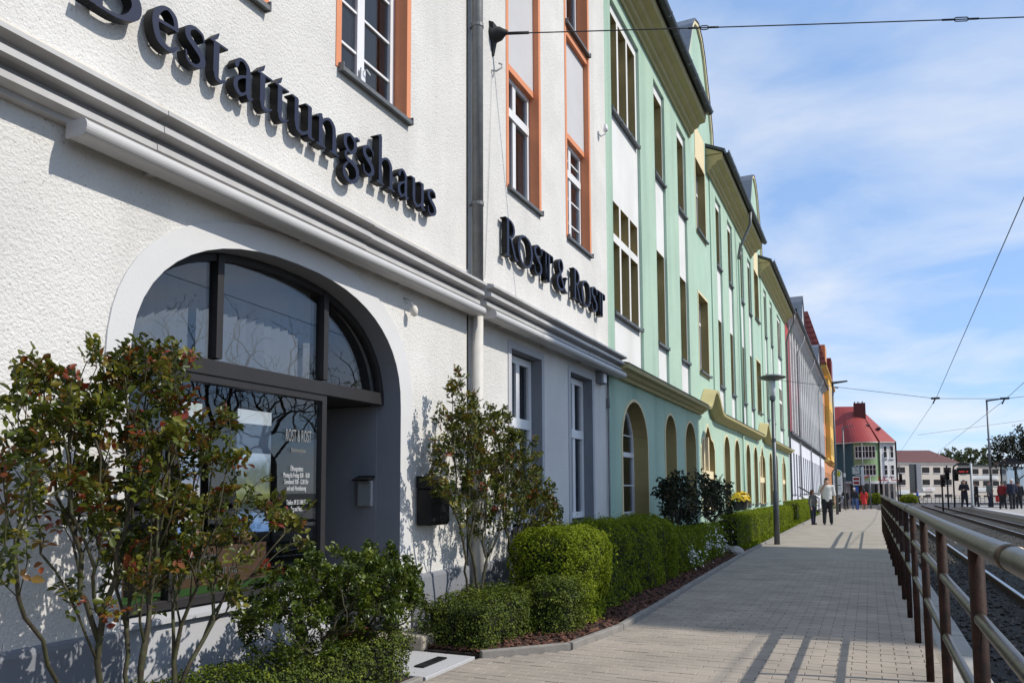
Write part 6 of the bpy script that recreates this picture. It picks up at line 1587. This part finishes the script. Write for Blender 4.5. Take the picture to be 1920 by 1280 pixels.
def person(label, pos, heading, H, top, legs, hair, hairstyle='short', pose='stand', skirt=None, armpose=((.1, 0), (.1, 0)), coat=False, sleeves=True, res=.025, name='person', bag=None, stride=.1, bald=False):
    s = H / 1.75
    root = bpy.data.objects.new('person', None); COL.objects.link(root); root.location = pos; root.rotation_euler = (0, 0, heading)
    tag(root, label, 'person'); root.empty_display_size = .2
    J = lambda x, y, z: (x * s, y * s, z * s)      # facing -y
    hipL, hipR = J(-.09, 0, .92), J(.09, 0, .92); kL, kR = J(-.11, -stride * .4, .50), J(.11, stride * .3, .50); aL, aR = J(-.13, -stride, .08), J(.13, stride, .08)
    shL, shR = J(-.19, 0, 1.42), J(.19, 0, 1.42)
    def arm(sh, sg, p):
        if p == 'phone': el = J(sg * .30, -.06, 1.16); ha = J(sg * .10, -.14, 1.50)
        elif p == 'fold': el = J(sg * .27, -.02, 1.16); ha = J(sg * .05, -.2, 1.12)
        elif p == 'out': el = J(sg * .30, -.08, 1.16); ha = J(sg * .34, -.28, .98)
        else: el = J(sg * .25, .02, 1.13); ha = J(sg * .25, -.05, .88)
        return el, ha
    eL, hL = arm(shL, -1, armpose[0]); eR, hR = arm(shR, 1, armpose[1])
    neck, head = J(0, 0, 1.50), J(0, -.015, 1.64)
    torso = [(J(0, 0, .95), J(0, 0, 1.15), .13 * s, .12 * s, (1.2, .85, 1)), (J(0, 0, 1.15), J(0, 0, 1.38), .125 * s, .135 * s, (1.3, .85, 1)), (shL, shR, .065 * s, .065 * s)]
    armsu = [(shL, eL, .058 * s, .045 * s), (shR, eR, .058 * s, .045 * s)]; armsl = [(eL, hL, .042 * s, .032 * s), (eR, hR, .042 * s, .032 * s)]
    hands = []
    for h, e in ((hL, eL), (hR, eR)):
        d = np.array(h) - np.array(e); d /= np.linalg.norm(d); h = np.array(h)
        hands += [(tuple(h), tuple(h + d * .07 * s), .032 * s, .034 * s)]
        for q in (-1.5, -.5, .5, 1.5): hands.append((tuple(h + d * .07 * s + np.array([0, q * .014, 0]) * s), tuple(h + d * (.15 - abs(q) * .008) * s + np.array([0, q * .016, 0]) * s), .011 * s, .009 * s))
        hands.append((tuple(h + d * .02 * s + np.array([0, -.03, 0]) * s), tuple(h + d * .07 * s + np.array([0, -.06, 0]) * s), .012 * s, .010 * s))
    legsp = [(hipL, kL, .088 * s, .060 * s), (hipR, kR, .088 * s, .060 * s), (kL, aL, .058 * s, .042 * s), (kR, aR, .058 * s, .042 * s)]
    headp = [(J(0, 0, 1.42), J(0, -.005, 1.55), .055 * s, .055 * s), (J(0, -.005, 1.60), J(0, .0, 1.68), .078 * s, .085 * s, (.92, 1.08, 1.1)), (J(0, -.06, 1.57), J(0, -.075, 1.56), .04 * s, .03 * s), (J(0, -.095, 1.635), J(0, -.112, 1.61), .012 * s, .018 * s),
             (J(-.082, .0, 1.62), J(-.085, .005, 1.65), .016 * s, .018 * s), (J(.082, .0, 1.62), J(.085, .005, 1.65), .016 * s, .018 * s)]
    def add(nm, prims, m, res_=res, cz=None):
        V, F_ = surf(prims, res_ * s, .03 * s, cz)
        me = bpy.data.meshes.new(nm); me.from_pydata([tuple(v) for v in V], [], [tuple(map(int, f)) for f in F_])
        o = mobj(nm, me, m, None, True); o.parent = root; return o
    add('body', torso + armsu + armsl + hands + legsp + headp, 'skin', res * .72)
    gr = lambda pr, e: [(a, b, ra + e * s, rb + e * s, *sc) for a, b, ra, rb, *sc in pr]
    add('shirt' if not coat else 'coat', gr(torso, .018) + gr(armsu if not sleeves else armsu + armsl, .02) + ([(J(0, 0, .95), J(0, .0, .58), .15 * s, .18 * s, (1.15, .9, 1))] if coat else []), top, res, (.86 * s if not coat else .5 * s, 1.50 * s))
    if skirt: add('skirt', [(J(0, 0, 1.0), J(0, 0, .5), .15 * s, .21 * s, (1.1, .9, 1))], skirt, res, (.46 * s, 1.02 * s))
    else: add('trousers', gr(legsp, .022) + gr([torso[0]], .012), legs, res, (.06 * s, .98 * s))
    for a in (aL, aR):
        p = np.array(a) - np.array([0, 0, .03 * s]); add('shoe', [(tuple(p + np.array([0, .04 * s, 0])), tuple(p + np.array([0, -.13 * s, -.01 * s])), .045 * s, .038 * s)], 'shoe', res, (0.0, .14 * s))
    if not bald:
        hp = [(J(0, .02, 1.65), J(0, .01, 1.70), .092 * s, .09 * s, (.95, 1.1, 1))]
        if hairstyle == 'long': hp += [(J(0, .06, 1.66), J(0, .09, 1.36), .085 * s, .075 * s, (1.25, .7, 1)), (J(-.08, .0, 1.62), J(-.10, .0, 1.42), .03 * s, .03 * s), (J(.08, .0, 1.62), J(.10, .0, 1.42), .03 * s, .03 * s)]
        add('hair', hp, hair, res * .8, (1.3 * s, 1.9 * s)) if hairstyle == 'long' else add('hair', hp, hair, res * .8, (1.645 * s, 1.9 * s))
    if bag:
        o = MB().box(.26 * s, .34 * s, -.22 * s, .22 * s, .45 * s, .85 * s).build('bag', bag); o.parent = root
        MB().tube([(.30 * s, -.1 * s, .84 * s), (.27 * s, -.05 * s, .95 * s), (.30 * s, .1 * s, .84 * s)], .008, 6).build('strap', bag, o)
    return root
man = person('man in white T-shirt and dark trousers standing with a phone at his ear', (-1.46, 31.5, 0), R(8), 1.74, 'cloth_white', 'cloth_dark', 'hair_dark', armpose=('phone', 'down'), sleeves=False, res=.02, bald=False, stride=.06)
MB().box(-.105, -.075, -.16, -.12, 1.50, 1.62).build('phone', 'black_metal').parent = man
girl = person('girl with long dark hair in patterned grey jacket beside the man', (-1.97, 31.4, 0), R(60), 1.30, 'cloth_grey', 'cloth_navy', 'hair_brown', 'long', armpose=('down', 'fold'), res=.02, stride=.05)
person('woman in red dress walking away near the path end', (-.42, 69.5, -.30), R(185), 1.66, 'cloth_red', 'cloth_dark', 'hair_dark', 'long', skirt='cloth_red', res=.03)
person('person in black jacket and blue jeans near the path end', (-1.12, 68.5, -.29), R(180), 1.74, 'cloth_dark', 'cloth_jeans', 'hair_white', res=.03)
person('person in dark clothes by the far hedge at the path end', (-1.75, 67.5, -.27), R(170), 1.6, 'cloth_dark', 'cloth_dark', 'hair_dark', res=.03, stride=.14)
person('person in long black coat standing by the display mast', (5.75, 59.5, .13), R(-20), 1.78, 'cloth_dark', 'cloth_dark', 'hair_dark', armpose=('fold', 'fold'), coat=True, res=.03)
person('person in dark coat half hidden right of the display mast', (6.55, 60.5, .13), R(-80), 1.62, 'cloth_dark', 'cloth_dark', 'hair_dark', coat=True, res=.03)
person('person in grey jacket standing beside the platform lamp pole', (7.15, 59.2, .13), R(60), 1.7, 'cloth_grey', 'cloth_navy', 'hair_brown', armpose=('down', 'fold'), res=.03)
person('person in red jacket carrying a red shopping bag on the platform', (7.22, 54.2, .13), R(150), 1.62, 'cloth_darkred', 'cloth_dark', 'hair_dark', res=.03, bag='cloth_red')
person('white haired person in dark puffer jacket on the platform', (7.62, 53.6, .13), R(200), 1.75, 'cloth_navy', 'cloth_dark', 'hair_white', res=.03)
person('person in black behind the white haired person on the platform', (8.1, 54.6, .13), R(180), 1.6, 'cloth_dark', 'cloth_dark', 'hair_dark', res=.03)
# cyclist
cyc = person('cyclist in blue top riding across the far crossing', (5.25, 105, -.42), R(-90), 1.7, 'cloth_blue', 'cloth_dark', 'skin', armpose=('out', 'out'), res=.035, bald=True, stride=.22)
bk = thing('bicycle', 'dark bicycle under the cyclist in the blue top', 'bicycle', (5.25, 105, -.52))
for dx in (-.55, .55):
    MB().tube([(5.25 + dx + .34 * math.cos(t), 105, -.17 + .34 * math.sin(t)) for t in np.linspace(0, 2 * PI, 21)], .025, 6).build('wheel', 'black_metal', bk)
MB().tube([(4.7, 105, -.17), (5.15, 105, -.1), (5.05, 105, .35), (5.6, 105, .38), (5.8, 105, -.17)], .025, 6).build('frame', 'black_metal', bk)
MB().box(4.93, 5.18, 104.93, 105.07, .36, .42).build('saddle', 'black_metal', bk)
MB().tube([(5.6, 104.75, .5), (5.6, 105.25, .5)], .02, 6).build('handlebar', 'black_metal', bk)
